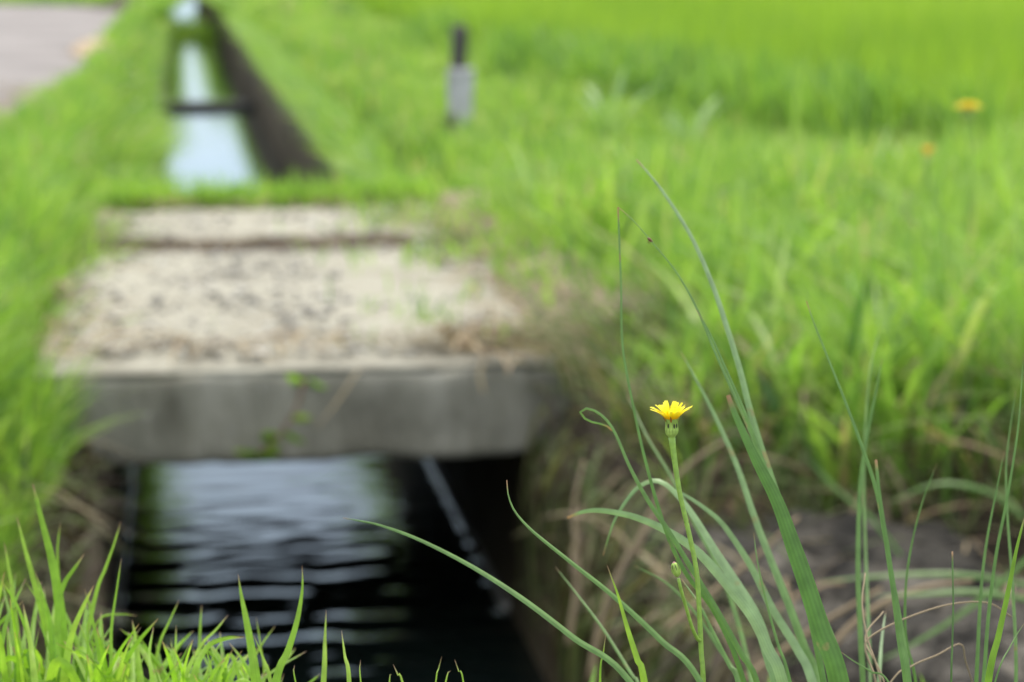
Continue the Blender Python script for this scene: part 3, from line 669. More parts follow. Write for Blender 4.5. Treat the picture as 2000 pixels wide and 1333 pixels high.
    blades('withered_grass', np.stack([x, y, np.where(x > -.29, -.18, gz(x, y))], 1), np.where(x > -.26, .4, 1)*rng.uniform(.05, .16, n), rng.uniform(.002, .0045, n), rng.uniform(.3, 1.1, n), rng.normal(-1., 1.6, n), M['hang'], 'dark withered grass on the near left canal wall', 'grass', np.clip(rng.normal(.27, .2, n), 0, 1), rows=6, droop=.7)
    n = 2000; x = rng.uniform(-.62, -.262, n); y = rng.uniform(3.35, 4.46, n)
    blades('left_tussock', np.stack([x, y, np.where(x > -.29, -.17, gz(x, y))], 1), rng.uniform(.12, .30, n)*np.clip((y-2.9)/1.2, .4, 1), rng.uniform(.003, .0075, n), np.abs(rng.normal(.38, .25, n)), rng.normal(-.8, 1.6, n), M['verge'], 'bright grass spilling beside the left end of the front slab', 'grass', np.clip(rng.normal(.55, .22, n), 0, .95), rows=7)
bank_tussock()
# ------------------------------------------------------------------ foreground plants, each rooted in the near bank
VIEW = FW/np.linalg.norm(FW)
def blade_path(px, d0, d1, root, n=96):
    """px: (x, y) from the tip down as seen in the photo, d0/d1 depth at tip and at the frame's foot; root: world point"""
    px = list(px); ys = [p[1] for p in px]
    L = np.concatenate([[0], np.cumsum([math.hypot(px[i+1][0]-px[i][0], px[i+1][1]-px[i][1]) for i in range(len(px)-1)])])
    pts = [at(x, y, d0+(d1-d0)*(l/L[-1])**.8) for (x, y), l in zip(px, L)]
    root = np.asarray(root, float)
    last = pts[-1]; prev = pts[-2]; dirn = (last-prev)/np.linalg.norm(last-prev)
    mid = (last+dirn*.10)*.5 + (last+(root-last)*.42)*.5
    P3 = np.array([root, mid] + pts[::-1])
    p = np.vstack([2*P3[0]-P3[1], P3, 2*P3[-1]-P3[-2]]); out = []
    for i in range(1, len(p)-2):
        for t in np.linspace(0, 1, 12, endpoint=False):
            a, b, c, d = p[i-1], p[i], p[i+1], p[i+2]
            out.append(.5*((2*b)+(-a+c)*t+(2*a-5*b+4*c-d)*t*t+(-a+3*b-3*c+d)*t**3))
    out.append(p[-2]); out = np.array(out)
    s = np.concatenate([[0], np.cumsum(np.linalg.norm(np.diff(out, axis=0), axis=1)+1e-9)])
    u = np.linspace(0, s[-1], n)
    return np.stack([np.interp(u, s, out[:, k]) for k in range(3)], 1), s[-1]

def sides(pts, twist, t0=0.):
    tan = np.gradient(pts, axis=0); tan /= np.linalg.norm(tan, axis=1)[:, None]
    v = pts-CAM; v /= np.linalg.norm(v, axis=1)[:, None]
    s = np.cross(v, tan); s /= np.linalg.norm(s, axis=1)[:, None]+1e-9
    nn = np.cross(tan, s); a = t0+np.linspace(0, 1, len(pts))*twist
    return s*np.cos(a)[:, None]+nn*np.sin(a)[:, None]

def leaf(parent, root, px, w, d0=1.15, d1=1.12, tint=.5, m='sedge', twist=.5, fold=.35, label=None, wt=None, t0=-.3):
    """one leaf blade; w: widest width in photo pixels; wt: width profile (along, factor) from root to tip"""
    r = np.array(root)+np.array((random.uniform(-.008, .008), random.uniform(-.008, .008), 0))
    pts, L = blade_path(px, d0, d1, r)
    t = np.linspace(0, 1, len(pts)); pr = wt or [(0, .8), (.5, 1), (.75, .75), (.9, .45), (.97, .25), (1, .04)]
    hw = np.interp(t, [q[0] for q in pr], [q[1] for q in pr])*w*.5*d1/F
    b = Bag(); tv = np.clip(tint+.10*np.sin(t*9+random.random()*6), 0, 1)
    b.ribbon(pts, hw, sides(pts, twist, t0), fold, np.repeat(tv, 7), nx=7)
    o = b.build('blade', M[m], parent)
    if label: o['label'] = label
    return o, pts

def culm(parent, root, px, w, d0=1.2, d1=1.15, tint=.4, m='sedge', name='stalk', label=None, taper=.45):
    pts, L = blade_path(px, d0, d1, root); b = Bag()
    b.tube(pts, np.linspace(1, taper, len(pts))*w*.5*d1/F, 7, tint); o = b.build(name, M[m], parent)
    if label: o['label'] = label
    return o, pts

def root_at(x, d, z=.245):
    p = at(x, 1333, d); return np.array((p[0], p[1], z))

# --- the flower
def make_flower():
    D = 1.12; u = D/F
    root = root_at(1392, D)
    t = empty('yellow_flower', root, 'sharp yellow dandelion-like flower on a tall thin stem with one closed side bud', 'flower')
    stem_px = [(1312, 853), (1315, 880), (1322, 930), (1330, 975), (1343, 1030), (1355, 1085), (1361, 1120), (1364, 1160), (1367, 1215), (1370, 1280), (1374, 1340)]
    pts, L = blade_path(stem_px, D, D, root, 90)
    t_ = np.linspace(0, 1, len(pts)); b = Bag()
    r = np.interp(t_, [0, .6, .8, .93, .985, 1], [5.6, 5.2, 4.7, 4.8, 5.9, 6.9])*u
    r = r*(1+.02*np.sin(t_*90))
    b.tube(pts, r, 14, .5)
    rr = random.Random(4)
    for k in range(46):                                     # short dark hairs and scales on the stem
        i = rr.randint(38, 87); a = rr.uniform(0, 6.3); o = np.array((math.cos(a), math.sin(a)*.9, .25))
        c = pts[i]+o*r[i]*.97; b.ball(c, np.array((.9, .9, 2.0))*u*rr.uniform(.5, 1.0), (o[0], o[1], 1.2), 6, 4, mid=1)
    b.build('stem', [M['stem'], M['dark']], t)
    top = pts[-1]; tan = pts[-1]-pts[-4]; ax = np.array((-.03, -.02, 1.)); ax /= np.linalg.norm(ax)
    A = np.array(Vector(ax).to_track_quat('Z', 'Y').to_matrix())
    def loc(r, a, h): return top + A @ np.array((r*math.cos(a), r*math.sin(a), h))*u
    hb = Bag(); prof = [(6.5, -2), (7.6, 1), (10.4, 4), (11.9, 8), (12.0, 14), (11.2, 22), (11.0, 28), (12.2, 33), (14.2, 37)]
    n = 39; V = []; Fs = []
    for (rad, h) in prof:
        for j in range(n):
            a = 2*math.pi*j/n; k = 1+.045*(abs(math.sin(a*6.5))-.5)
            V.append(loc(rad*k, a, h))
    for i in range(len(prof)-1):
        for j in range(n): Fs.append((i*n+j, i*n+(j+1) % n, (i+1)*n+(j+1) % n, (i+1)*n+j))
    hb.add(V, Fs)
    V = [loc(0, 0, 34)]+[loc(14, 2*math.pi*j/20, 36) for j in range(20)]; hb.add(V, [(0, 1+j, 1+(j+1) % 20) for j in range(20)])
    for j in range(13):                                     # bracts: strips lying on the cup, dark or red tips
        a = 2*math.pi*j/13 + .1; hs = np.linspace(6, 45 if j % 2 else 31, 9)
        rad = np.interp(hs, [p[1] for p in prof]+[46], [p[0] for p in prof]+[21.5])+.75
        pp = np.array([loc(q, a, h) for q, h in zip(rad, hs)]); sd = np.array([A @ np.array((-math.sin(a), math.cos(a), 0))]*9)
        wv = np.interp(np.linspace(0, 1, 9), [0, .3, .8, 1], [1.2, 2.7, 1.9, .25])*u
        hb.ribbon(pp, wv, sd, -.15, mid=0)
        q = slice(5, 9) if j % 2 else slice(4, 8)
        pq = pp[q]+ (pp[q]-(top+ax*np.array(hs[q])[:, None]*u))*.05
        hb.ribbon(pq, wv[q]*np.array([.3, .8, .8, .5]), sd[q], 0, mid=2 if j % 2 else 1)
    head = hb.build('flower_head', [M['involucre'], M['dark'], M['redbrown']], t)
    # ray florets: strap petals with five teeth
    pr = random.Random(11)
    def petal(a, ln, e0, e1, w, cup):
        n, nx = 15, 11; V = []; al = []; ac = []
        s = np.linspace(0, 1, n); el = e0+(e1-e0)*s**.8
        rad = np.concatenate([[0], np.cumsum(np.cos(el[:-1])*ln/(n-1))])+9; hh = np.concatenate([[0], np.cumsum(np.sin(el[:-1])*ln/(n-1))])+32
        tooth = np.array([0, .9, .1, 1, .15, 1.05, .15, 1, .1, .9, 0])*pr.uniform(1.6, 2.8)
        bendside = pr.uniform(-.12, .12)
        for i in range(n):
            wv = w*np.interp(s[i], [0, .3, .75, 1], [.42, .85, 1, .82])
            for j in range(nx):
                q = (j/(nx-1)-.5)*2; ext = tooth[j]*max(0, (s[i]-.86)/.14)
                rr_ = rad[i]+math.cos(el[i])*ext; h = hh[i]+math.sin(el[i])*ext
                lift = cup*wv*q*q
                aa = a+bendside*s[i]
                p = np.array((rr_*math.cos(aa)-q*wv*math.sin(aa)-lift*math.sin(el[i])*math.cos(aa), rr_*math.sin(aa)+q*wv*math.cos(aa)-lift*math.sin(el[i])*math.sin(aa), h+lift*math.cos(el[i])))
                V.append(top + A @ p*u); al.append(s[i]); ac.append(j/(nx-1))
        f = [(i*nx+j, i*nx+j+1, (i+1)*nx+j+1, (i+1)*nx+j) for i in range(n-1) for j in range(nx-1)]
        b = Bag(); b.add(V, f, .5, al, ac); b.build('petal', M['petal'], head)
    for j in range(15):
        a = 2*math.pi*j/15+pr.uniform(-.16, .16)
        petal(a, pr.uniform(35, 44), 1.0, pr.uniform(.20, .62), 4.3, pr.uniform(-.1, .3))
    for j in range(12):
        a = 2*math.pi*j/12+.2+pr.uniform(-.12, .12)
        rgt = math.cos(a) > .1
        petal(a, pr.uniform(33, 38), 1.3, pr.uniform(.75, 1.05) if rgt else pr.uniform(.5, .72), 4.6, pr.uniform(0, .4))
    for j in range(9):
        a = 2*math.pi*j/9+.1; petal(a, pr.uniform(21, 27), 1.45, pr.uniform(.7, 1.1), 3.6, .4)
    for j in range(7):
        a = 2*math.pi*j/7; petal(a, pr.uniform(14, 18), 1.5, 1.3, 2.2, .6)
    # the closed bud and its stalk
    i0 = int(np.argmin([abs((p-at(1366, 1258, D))@np.array((0, 0, 1))) for p in pts]))
    bp = np.array([pts[i0], at(1362, 1248, D-.003), at(1352, 1226, D-.006), at(1341, 1190, D-.008), at(1331, 1155, D-.01), at(1325, 1130, D-.011)])
    bp = spline(bp, 26); b = Bag(); b.tube(bp, np.linspace(4.0, 3.2, 26)*u, 10); 
    for k in range(12):
        i = rr.randint(3, 24); b.ball(bp[i]+np.array((rr.choice((-1, 1))*3.3*u, 0, 0)), 1.0*u, (0, 0, 1), 6, 4, mid=1)
    stalk = b.build('bud_stalk', [M['stem'], M['dark']], t)
    b = Bag(); c = at(1320, 1113, D-.011); ax2 = (-.28, 0, 1)
    b.ball(c, np.array((8.2, 8.2, 15.5))*u, ax2, 16, 12)
    A2 = np.array(Vector(ax2).normalized().to_track_quat('Z', 'Y').to_matrix())
    for j in range(8):
        a = 2*math.pi*j/8; hs = np.linspace(-11, 12, 7); rd = 8.2*np.sqrt(np.clip(1-(hs/15.5)**2, 0, 1))+.7
        pp = np.array([c+A2 @ np.array((q*math.cos(a), q*math.sin(a), h))*u for q, h in zip(rd, hs)])
        sd = np.array([A2 @ np.array((-math.sin(a), math.cos(a), 0))]*7); b.ribbon(pp, np.array([.5, 1.5, 1.9, 1.8, 1.4, .9, .3])*u, sd, -.2, mid=0)
        b.ribbon(pp[3:7]*1.0+(pp[3:7]-c)*.05, np.array([.25, .6, .7, .4])*u, sd[3:7], 0, mid=1)
    b.ball(c+A2 @ np.array((0, 0, 13.4))*u, np.array((3.2, 3.2, 3))*u, ax2, 8, 6, mid=2)
    b.build('bud', [M['involucre'], M['dark'], M['budtip']], stalk)
make_flower()

# --- the broad-bladed tuft behind the flower
def tufts():
    r = root_at(1665, 1.13)
    t = empty('grass_tuft', r, 'tall grass tuft right of the flower, its broadest blade ending in a broken brown tip', 'grass')
    leaf(t, r, [(1422, 772), (1430, 795), (1447, 835), (1480, 905), (1518, 980), (1547, 1060), (1578, 1150), (1605, 1235), (1640, 1340)], 42.0, 1.125, 1.10, .40, twist=.35, fold=.22, label='broadest blade with broken brown tip',
         wt=[(0, .7), (.4, 1), (.62, .95), (.78, .78), (.9, .5), (.97, .28), (1, .2)])
    tipb, pB = leaf(t, r, [(1208, 405), (1240, 434), (1275, 475), (1320, 530), (1360, 600), (1398, 690), (1430, 762), (1468, 848), (1500, 935), (1530, 1020), (1580, 1150), (1625, 1340)], 13, 1.22, 1.16, .62, twist=.9,
         wt=[(0, .8), (.35, 1), (.6, .8), (.8, .45), (.92, .25), (1, .12)])
    leaf(t, r, [(1243, 312), (1270, 343), (1302, 385), (1350, 462), (1390, 552), (1420, 640), (1445, 722), (1466, 805), (1490, 885), (1515, 960), (1545, 1050), (1600, 1190), (1650, 1340)], 18, 1.34, 1.20, .78, twist=.5,
         wt=[(0, .8), (.35, 1), (.6, .8), (.8, .6), (.93, .4), (1, .15)])
    leaf(t, r, [(1358, 603), (1382, 642), (1412, 708), (1440, 772), (1470, 845), (1500, 930), (1540, 1030), (1610, 1340)], 13.0, 1.18, 1.15, .55)
    leaf(t, r, [(1330, 688), (1365, 752), (1402, 825), (1440, 912), (1470, 1000), (1500, 1080), (1540, 1180), (1570, 1262), (1600, 1340)], 17.3, 1.42, 1.32, .72, twist=.4)
    leaf(t, r, [(1472, 1040), (1480, 1100), (1498, 1180), (1520, 1260), (1545, 1340)], 8.6, 1.2, 1.16, .45)
    leaf(t, r, [(1640, 1272), (1665, 1290), (1700, 1312), (1745, 1350)], 7.9, 1.2, 1.17, .35)

    r = root_at(1560, 1.27)
    t = empty('grass_tuft', r, 'pale blue-green grass tuft arching over to the left behind the flower stem', 'grass')
    leaf(t, r, [(1108, 1012), (1135, 1001), (1165, 997), (1205, 1002), (1245, 1012), (1300, 1036), (1360, 1076), (1420, 1142), (1470, 1206), (1502, 1272), (1530, 1340)], 24.5, 1.24, 1.22, .88, twist=.3, fold=.15, label='lowest arching blade, withered tip',
         wt=[(0, .7), (.4, 1), (.7, .85), (.85, .6), (.95, .4), (1, .2)])
    leaf(t, r, [(1178, 1085), (1188, 1050), (1203, 1010), (1235, 962), (1262, 942), (1285, 939), (1312, 955), (1352, 1003), (1400, 1080), (1440, 1142), (1480, 1212), (1508, 1300), (1520, 1345)], 27.4, 1.30, 1.26, .80, twist=1.3, fold=.15,
         wt=[(0, .7), (.35, 1), (.62, .9), (.75, .6), (.9, .4), (1, .1)])
    leaf(t, r, [(1290, 945), (1318, 958), (1352, 976), (1400, 1012), (1432, 1052), (1470, 1112), (1510, 1192), (1558, 1270), (1590, 1345)], 18.7, 1.33, 1.28, .9, twist=.5, fold=.15)
    leaf(t, r, [(1238, 1105), (1300, 1138), (1352, 1190), (1400, 1260), (1450, 1345)], 9.4, 1.38, 1.32, .6)

    r = root_at(1440, 1.1)
    t = empty('grass_tuft', r, 'grass tuft whose two long thin blades sweep left out over the dark water', 'grass')
    leaf(t, r, [(670, 1012), (705, 1018), (745, 1027), (820, 1055), (920, 1106), (1020, 1170), (1120, 1246), (1235, 1338)], 13.0, 1.24, 1.07, .62, twist=.5, wt=[(0, .8), (.45, 1), (.7, .85), (.9, .5), (1, .08)])
    leaf(t, r, [(990, 938), (993, 968), (1005, 998), (1030, 1028), (1062, 1056), (1130, 1110), (1200, 1166), (1290, 1250), (1372, 1340)], 13.7, 1.14, 1.08, .55, twist=.6, wt=[(0, .8), (.45, 1), (.7, .85), (.9, .5), (1, .12)])
    leaf(t, r, [(1085, 1108), (1130, 1165), (1180, 1232), (1235, 1320), (1250, 1345)], 8.6, 1.36, 1.28, .6)
    leaf(t, r, [(1330, 1130), (1365, 1180), (1395, 1240), (1425, 1300), (1445, 1345)], 14.4, 1.2, 1.16, .5)

    r = root_at(1500, 1.18)
    t = empty('grass_tuft', r, 'thin grass tuft left of the flower, one blade tip curled into a loop', 'grass')
    leaf(t, r, [(1197, 842), (1186, 833), (1172, 828), (1157, 825), (1145, 820), (1137, 813), (1133, 806), (1137, 800), (1146, 798), (1158, 801), (1172, 809), (1186, 822), (1198, 840), (1210, 865), (1228, 908), (1262, 972), (1302, 1032), (1350, 1110), (1400, 1192), (1450, 1282), (1482, 1345)], 12.2, 1.20, 1.16, .58, twist=.4, label='blade curled into a loop at its tip',
         wt=[(0, .9), (.45, 1), (.75, .8), (.86, .5), (1, .3)])
    leaf(t, r, [(1207, 405), (1210, 480), (1213, 560), (1214, 640), (1219, 700), (1236, 790), (1260, 898), (1298, 1030), (1338, 1118), (1398, 1200), (1455, 1340)], 10.5, 1.22, 1.17, .50, twist=.4, label='thread-thin tall upright blade',
         wt=[(0, .9), (.45, 1), (.6, .8), (.75, .5), (1, .32)])
    leaf(t, r, [(1225, 770), (1262, 850), (1310, 930), (1350, 1010), (1420, 1150), (1470, 1340)], 10.1, 1.55, 1.4, .7)

    r = root_at(1285, 1.09)
    t = empty('grass_tuft', r, 'short yellow-green blade with a pink tip standing low left of the flower stem', 'grass')
    leaf(t, r, [(1186, 1105), (1195, 1130), (1206, 1160), (1226, 1230), (1245, 1290), (1260, 1345)], 22.3, 1.09, 1.08, .65, 'lush', twist=.25, fold=.3, wt=[(0, .8), (.5, 1), (.72, .8), (.88, .45), (1, .04)])
    leaf(t, r, [(1183, 1240), (1178, 1280), (1172, 1345)], 10.8, 1.10, 1.09, .5, 'lush', fold=.3)

    r = root_at(1800, 1.2)
    t = empty('grass_tuft', r, 'pair of thin blades meeting right of the broad blade, one with brown cut tip', 'grass')
    leaf(t, r, [(1575, 588), (1590, 632), (1610, 682), (1650, 782), (1690, 890), (1712, 960), (1728, 1040), (1742, 1130), (1758, 1220), (1776, 1345)], 13.7, 1.25, 1.18, .58, wt=[(0, .9), (.4, 1), (.65, .75), (.85, .4), (1, .15)])
    leaf(t, r, [(1711, 898), (1714, 930), (1719, 975), (1730, 1050), (1745, 1150), (1758, 1250), (1772, 1345)], 16.6, 1.2, 1.17, .52, wt=[(0, .9), (.45, 1), (.7, .8), (.9, .5), (1, .35)])

    r = root_at(1700, 1.36)
    t = empty('grass_stalks', r, 'blurred thin stalks rising almost upright between the broad blade and the right edge', 'grass')
    leaf(t, r, [(1724, 700), (1708, 780), (1692, 862), (1680, 952), (1676, 1100), (1679, 1200), (1686, 1345)], 10.8, 1.42, 1.36, .55)
    leaf(t, r, [(1830, 905), (1802, 980), (1781, 1062), (1769, 1150), (1770, 1250), (1790, 1345)], 6.5, 1.3, 1.28, .5)
    leaf(t, r, [(1730, 1193), (1722, 1255), (1716, 1345)], 12.2, 1.36, 1.32, .95)
    leaf(t, r, [(1720, 640), (1700, 720), (1690, 840), (1688, 990), (1700, 1345)], 6.5, 1.6, 1.45, .7)

    r = root_at(1900, 1.22)
    t = empty('grass_stalks', r, 'cluster of slender stalks along the right edge, one with a jointed beige top', 'grass')
    leaf(t, r, [(1962, 880), (1947, 955), (1927, 1060), (1915, 1170), (1906, 1345)], 8.6, 1.26, 1.22, .42)
    leaf(t, r, [(1999, 690), (1992, 800), (1984, 870), (1966, 980), (1946, 1082), (1931, 1200), (1920, 1345)], 7.9, 1.24, 1.2, .55)
    leaf(t, r, [(1984, 760), (1966, 900), (1968, 1010), (1978, 1150), (1984, 1345)], 7.2, 1.32, 1.26, .6)
    culm(t, r, [(1860, 1078), (1861, 1130), (1862, 1180), (1860, 1260), (1858, 1345)], 7.2, 1.2, 1.18, .45, label='jointed beige-topped stalk')

    r = root_at(1925, 1.14)
    t = empty('grass_tuft', r, 'bright saturated green blade slanting up into the lower right corner', 'grass')
    leaf(t, r, [(2004, 1000), (1986, 1070), (1968, 1160), (1950, 1242), (1928, 1345)], 18.0, 1.15, 1.12, .25, 'lush', twist=.2)
    leaf(t, r, [(2002, 1215), (1975, 1260), (1940, 1345)], 6.5, 1.15, 1.12, .4)

    r = root_at(1715, 1.24)
    t = empty('dry_stalk', r, 'thin dry beige stalks bent over in arcs in front of the stones', 'dry grass')
    for px in ([(1975, 1205), (1930, 1178), (1860, 1180), (1790, 1200), (1722, 1230), (1690, 1258), (1700, 1300), (1712, 1345)],
               [(1903, 1345), (1886, 1292), (1876, 1258), (1830, 1280), (1780, 1302), (1732, 1345)],
               [(1690, 1120), (1684, 1180), (1695, 1250), (1722, 1345)], [(1725, 1195), (1690, 1250), (1730, 1345)]):
        culm(t, r, px, 6.5, 1.26, 1.22, .75, 'straw')

    root2 = np.array((.86, 2.55, -.16))
    t = empty('dry_stalk', root2, 'blurred dead brown stems lying slantwise across the dark stones', 'dry grass')
    for px, d in (([(1722, 1150), (1660, 1185), (1592, 1226), (1520, 1278), (1450, 1332)], 2.45), ([(1560, 1010), (1480, 1085), (1400, 1150), (1300, 1230)], 2.6), ([(1900, 1135), (1800, 1150), (1690, 1200), (1600, 1290)], 2.3),
                  ([(1290, 1000), (1230, 1080), (1180, 1190), (1150, 1330)], 2.7), ([(1420, 860), (1350, 905), (1280, 985), (1240, 1090)], 3.0), ([(1140, 900), (1120, 1000), (1128, 1120), (1110, 1260)], 2.9)):
        pts = spline(np.array([at(x, y, d) for x, y in px]), 20); b = Bag(); b.tube(pts, np.linspace(.5, 1, 20)*.0042, 6, .7); b.build('stalk', M['straw'], t)

    root3 = np.array((1.25, 2.62, -.12))
    t = empty('grass_tuft', root3, 'blurred green blades lying nearly flat across the stones at the right edge', 'grass')
    for px, d in (([(1590, 1138), (1700, 1126), (1820, 1120), (1920, 1126), (2040, 1150)], 2.35), ([(1690, 1300), (1760, 1270), (1860, 1210), (1940, 1150), (2040, 1060)], 2.3), ([(1700, 1165), (1800, 1160), (1900, 1155), (2040, 1175)], 2.25), ([(1560, 880), (1640, 960), (1700, 1010), (1760, 1085)], 3.0), ([(1730, 985), (1830, 945), (1930, 960), (2000, 1010)], 2.9)):
        pts = spline(np.array([at(x, y, d) for x, y in px]), 24)[::-1]; b = Bag()
        b.ribbon(pts, np.interp(np.linspace(0, 1, 24), [0, .4, .8, 1], [.7, 1, .6, .05])*.0036, sides(pts, .4, .5), .25, .42); b.build('blade', M['sedge'], t)
    return pB
pB = tufts()

# --- bright clumps along the bottom left
def bright_clumps():
    rr = random.Random(21)
    def mk(x, d, label): r = root_at(x, d); return empty('grass_clump', r, label, 'grass'), r
    t, r = mk(110, 1.36, 'dense bright yellow-green grass clump in the lower left corner')
    for px, w, d in (([(64, 945), (80, 1010), (98, 1080), (112, 1150), (122, 1250), (128, 1345)], 27, 1.34), ([(33, 1010), (48, 1070), (70, 1150), (95, 1250), (105, 1345)], 20, 1.36),
                     ([(164, 1083), (146, 1110), (126, 1140), (114, 1190), (112, 1345)], 24, 1.33), ([(236, 1018), (222, 1065), (205, 1112), (186, 1165), (150, 1345)], 13, 1.36),
                     ([(237, 1090), (228, 1150), (217, 1230), (214, 1345)], 12, 1.3), ([(118, 1020), (112, 1080), (116, 1180), (120, 1345)], 12, 1.4), ([(165, 1150), (180, 1210), (200, 1345)], 18, 1.32),
                     ([(8, 1060), (20, 1130), (30, 1220), (45, 1345)], 20, 1.34), ([(0, 1130), (40, 1200), (80, 1345)], 18, 1.3), ([(45, 1180), (60, 1260), (70, 1345)], 22, 1.28)):
        leaf(t, r, px, w, d, d-.03, rr.uniform(.35, .85), 'lush', twist=rr.uniform(-.5, .8), fold=.3)
    for k in range(84):
        x = rr.uniform(-60, 240); y = rr.uniform(1110, 1300)+max(0, x-120)*.25; lean = rr.gauss(0, 55); b = x+rr.gauss(0, 25)
        leaf(t, r, [(b+lean, y), (b+lean*.6, y+50), (b+lean*.25, y+110), (b, 1365)], rr.uniform(11, 26), 1.30+rr.uniform(-.06, .12), 1.28, rr.uniform(.1, .9), 'lush', twist=rr.uniform(-1, 1), fold=.3)
    t, r = mk(360, 1.33, 'loose bright grass clump at the bottom, left of the tall blades over the water')
    for px, w, d in (([(258, 1212), (264, 1250), (276, 1345)], 26, 1.3), ([(445, 1202), (420, 1232), (392, 1262), (355, 1345)], 16, 1.3), ([(350, 1172), (330, 1215), (310, 1262), (300, 1345)], 12, 1.36),
                     ([(394, 1182), (391, 1230), (388, 1345)], 12, 1.38), ([(478, 1245), (440, 1248), (402, 1268), (372, 1345)], 24, 1.28), ([(344, 1222), (342, 1280), (340, 1345)], 15, 1.3),
                     ([(268, 1203), (235, 1200), (196, 1208), (180, 1260), (220, 1345)], 11, 1.4), ([(300, 1225), (292, 1280), (300, 1345)], 16, 1.28), ([(500, 1205), (508, 1260), (515, 1345)], 9, 1.36), ([(538, 1222), (505, 1270), (470, 1345)], 10, 1.36)):
        leaf(t, r, px, w, d, d-.03, rr.uniform(.35, .85), 'lush', twist=rr.uniform(-.5, .8), fold=.3)
    for k in range(78):
        x = rr.uniform(200, 520); y = rr.uniform(1225, 1320)+max(0, x-380)*.12; lean = rr.gauss(0, 60); b = x+rr.gauss(0, 20)
        leaf(t, r, [(b+lean, y), (b+lean*.6, y+35), (b+lean*.25, y+80), (b, 1375)], rr.uniform(9, 24), 1.28+rr.uniform(-.04, .12), 1.27, rr.uniform(.1, .9), 'lush', twist=rr.uniform(-1, 1), fold=.3)
    t, r = mk(560, 1.24, 'four tall pointed bright blades standing up against the dark rippled water')
    for px, w, d in (([(465, 1122), (471, 1165), (480, 1212), (490, 1270), (500, 1345)], 27, 1.25), ([(590, 1105), (590, 1150), (580, 1210), (562, 1270), (535, 1345)], 22, 1.22),
                     ([(637, 1192), (634, 1250), (630, 1345)], 19, 1.24), ([(667, 1232), (673, 1280), (682, 1345)], 16, 1.2), ([(495, 1240), (515, 1290), (530, 1345)], 14, 1.24)):
        leaf(t, r, px, w, d, d-.03, rr.uniform(.55, .8), 'lush', twist=rr.uniform(-.3, .5), fold=.3, wt=[(0, .8), (.5, 1), (.75, .85), (.9, .5), (1, .03)])
    t, r = mk(830, 1.2, 'few short blade tips just reaching into the bottom edge over the dark water')
    for px, w in (([(768, 1298), (778, 1320), (790, 1345)], 12), ([(863, 1282), (856, 1310), (850, 1345)], 8), ([(888, 1288), (896, 1312), (907, 1345)], 9), ([(704, 1290), (706, 1345)], 9), ([(880, 1310), (868, 1345)], 10), ([(575, 1300), (580, 1345)], 10), ([(765, 1318), (760, 1345)], 9)):
        leaf(t, r, px, w, 1.18, 1.17, rr.uniform(.4, .8), 'lush', fold=.3)
bright_clumps()

# --- a small insect sitting on the thin blade
def insect():
    i = int(np.argmin([abs(p[2]-at(1275, 475, 1.21)[2]) for p in pB])); c = pB[i]
    b = Bag(); u = 1.21/F
    b.ball(c+np.array((-1.5, 0, 1.0))*u, np.array((3.2, 3.2, 5.5))*u, (.7, 0, -.6), 10, 7); b.ball(c+np.array((2.6, 0, -2.6))*u, np.array((2.4, 2.4, 2.8))*u, (.7, 0, -.6), 8, 6)
    for s in (-1, 0, 1): b.tube(np.array([c+np.array((s*2., -1, -s))*u, c+np.array((s*2.-3, -2, -s-3))*u, c+np.array((s*2.-4, -1, -s-6))*u]), .5*u, 5)
    tag(b.build('insect', M['bug'], None, origin=c), 'tiny brown insect clinging to the thin blade above the flower', 'insect')
insect()

# --- flowers in the verge behind
def back_flowers():
    def one(hx, hy, d, path, m, rad, label, ray=True):
        foot = at(*path[-1], d); foot[2] = float(gz(foot[0], foot[1]))
        t = empty('verge_flower', foot, label, 'flower'); top = at(hx, hy, d); u = d/F
        pts = spline(np.array([top-np.array((0, 0, rad*.5*u))]+[at(x, y, d) for x, y in path]+[foot]), 24)
        b = Bag(); b.tube(pts[::-1], 4.2*u, 7); b.build('stem', M['stem'], t)
        b = Bag(); b.ball(top-np.array((0, 0, rad*.35*u)), np.array((rad*.42, rad*.42, rad*.5))*u); hd = b.build('flower_head', M['involucre'], t)
        b = Bag(); n = 16 if ray else 9
        for ring, (ln, el) in enumerate(((rad, .18), (rad*.8, .55), (rad*.45, 1.1)) if ray else ((rad, 1.05), (rad*.8, 1.3))):
            for j in range(n):
                a = 2*math.pi*(j+.5*ring)/n; s = np.linspace(0, 1, 5)
                dd = np.array((math.cos(a)*math.cos(el), math.sin(a)*math.cos(el), math.sin(el)))
                pp = top+dd[None]*s[:, None]*ln*u; sd = np.array([(-math.sin(a), math.cos(a), 0)]*5)
                b.ribbon(pp, np.array([.1, .2, .24, .22, .12])*rad*u, sd, .1, nx=3)
        b.build('petals', M[m], hd)
    one(1891, 214, 4.4, [(1893, 300), (1897, 420)], 'yellow_far', 30, 'blurred open yellow flower standing highest in the verge at the right')
    one(1812, 306, 4.3, [(1815, 360), (1836, 420), (1850, 520)], 'orange_far', 22, 'blurred small half-closed orange flower below and left of the open yellow one', False)
    one(1775, 385, 4.2, [(1776, 440), (1783, 540)], 'palebud', 14, 'blurred pale green seed head below the orange flower', False)
back_flowers()

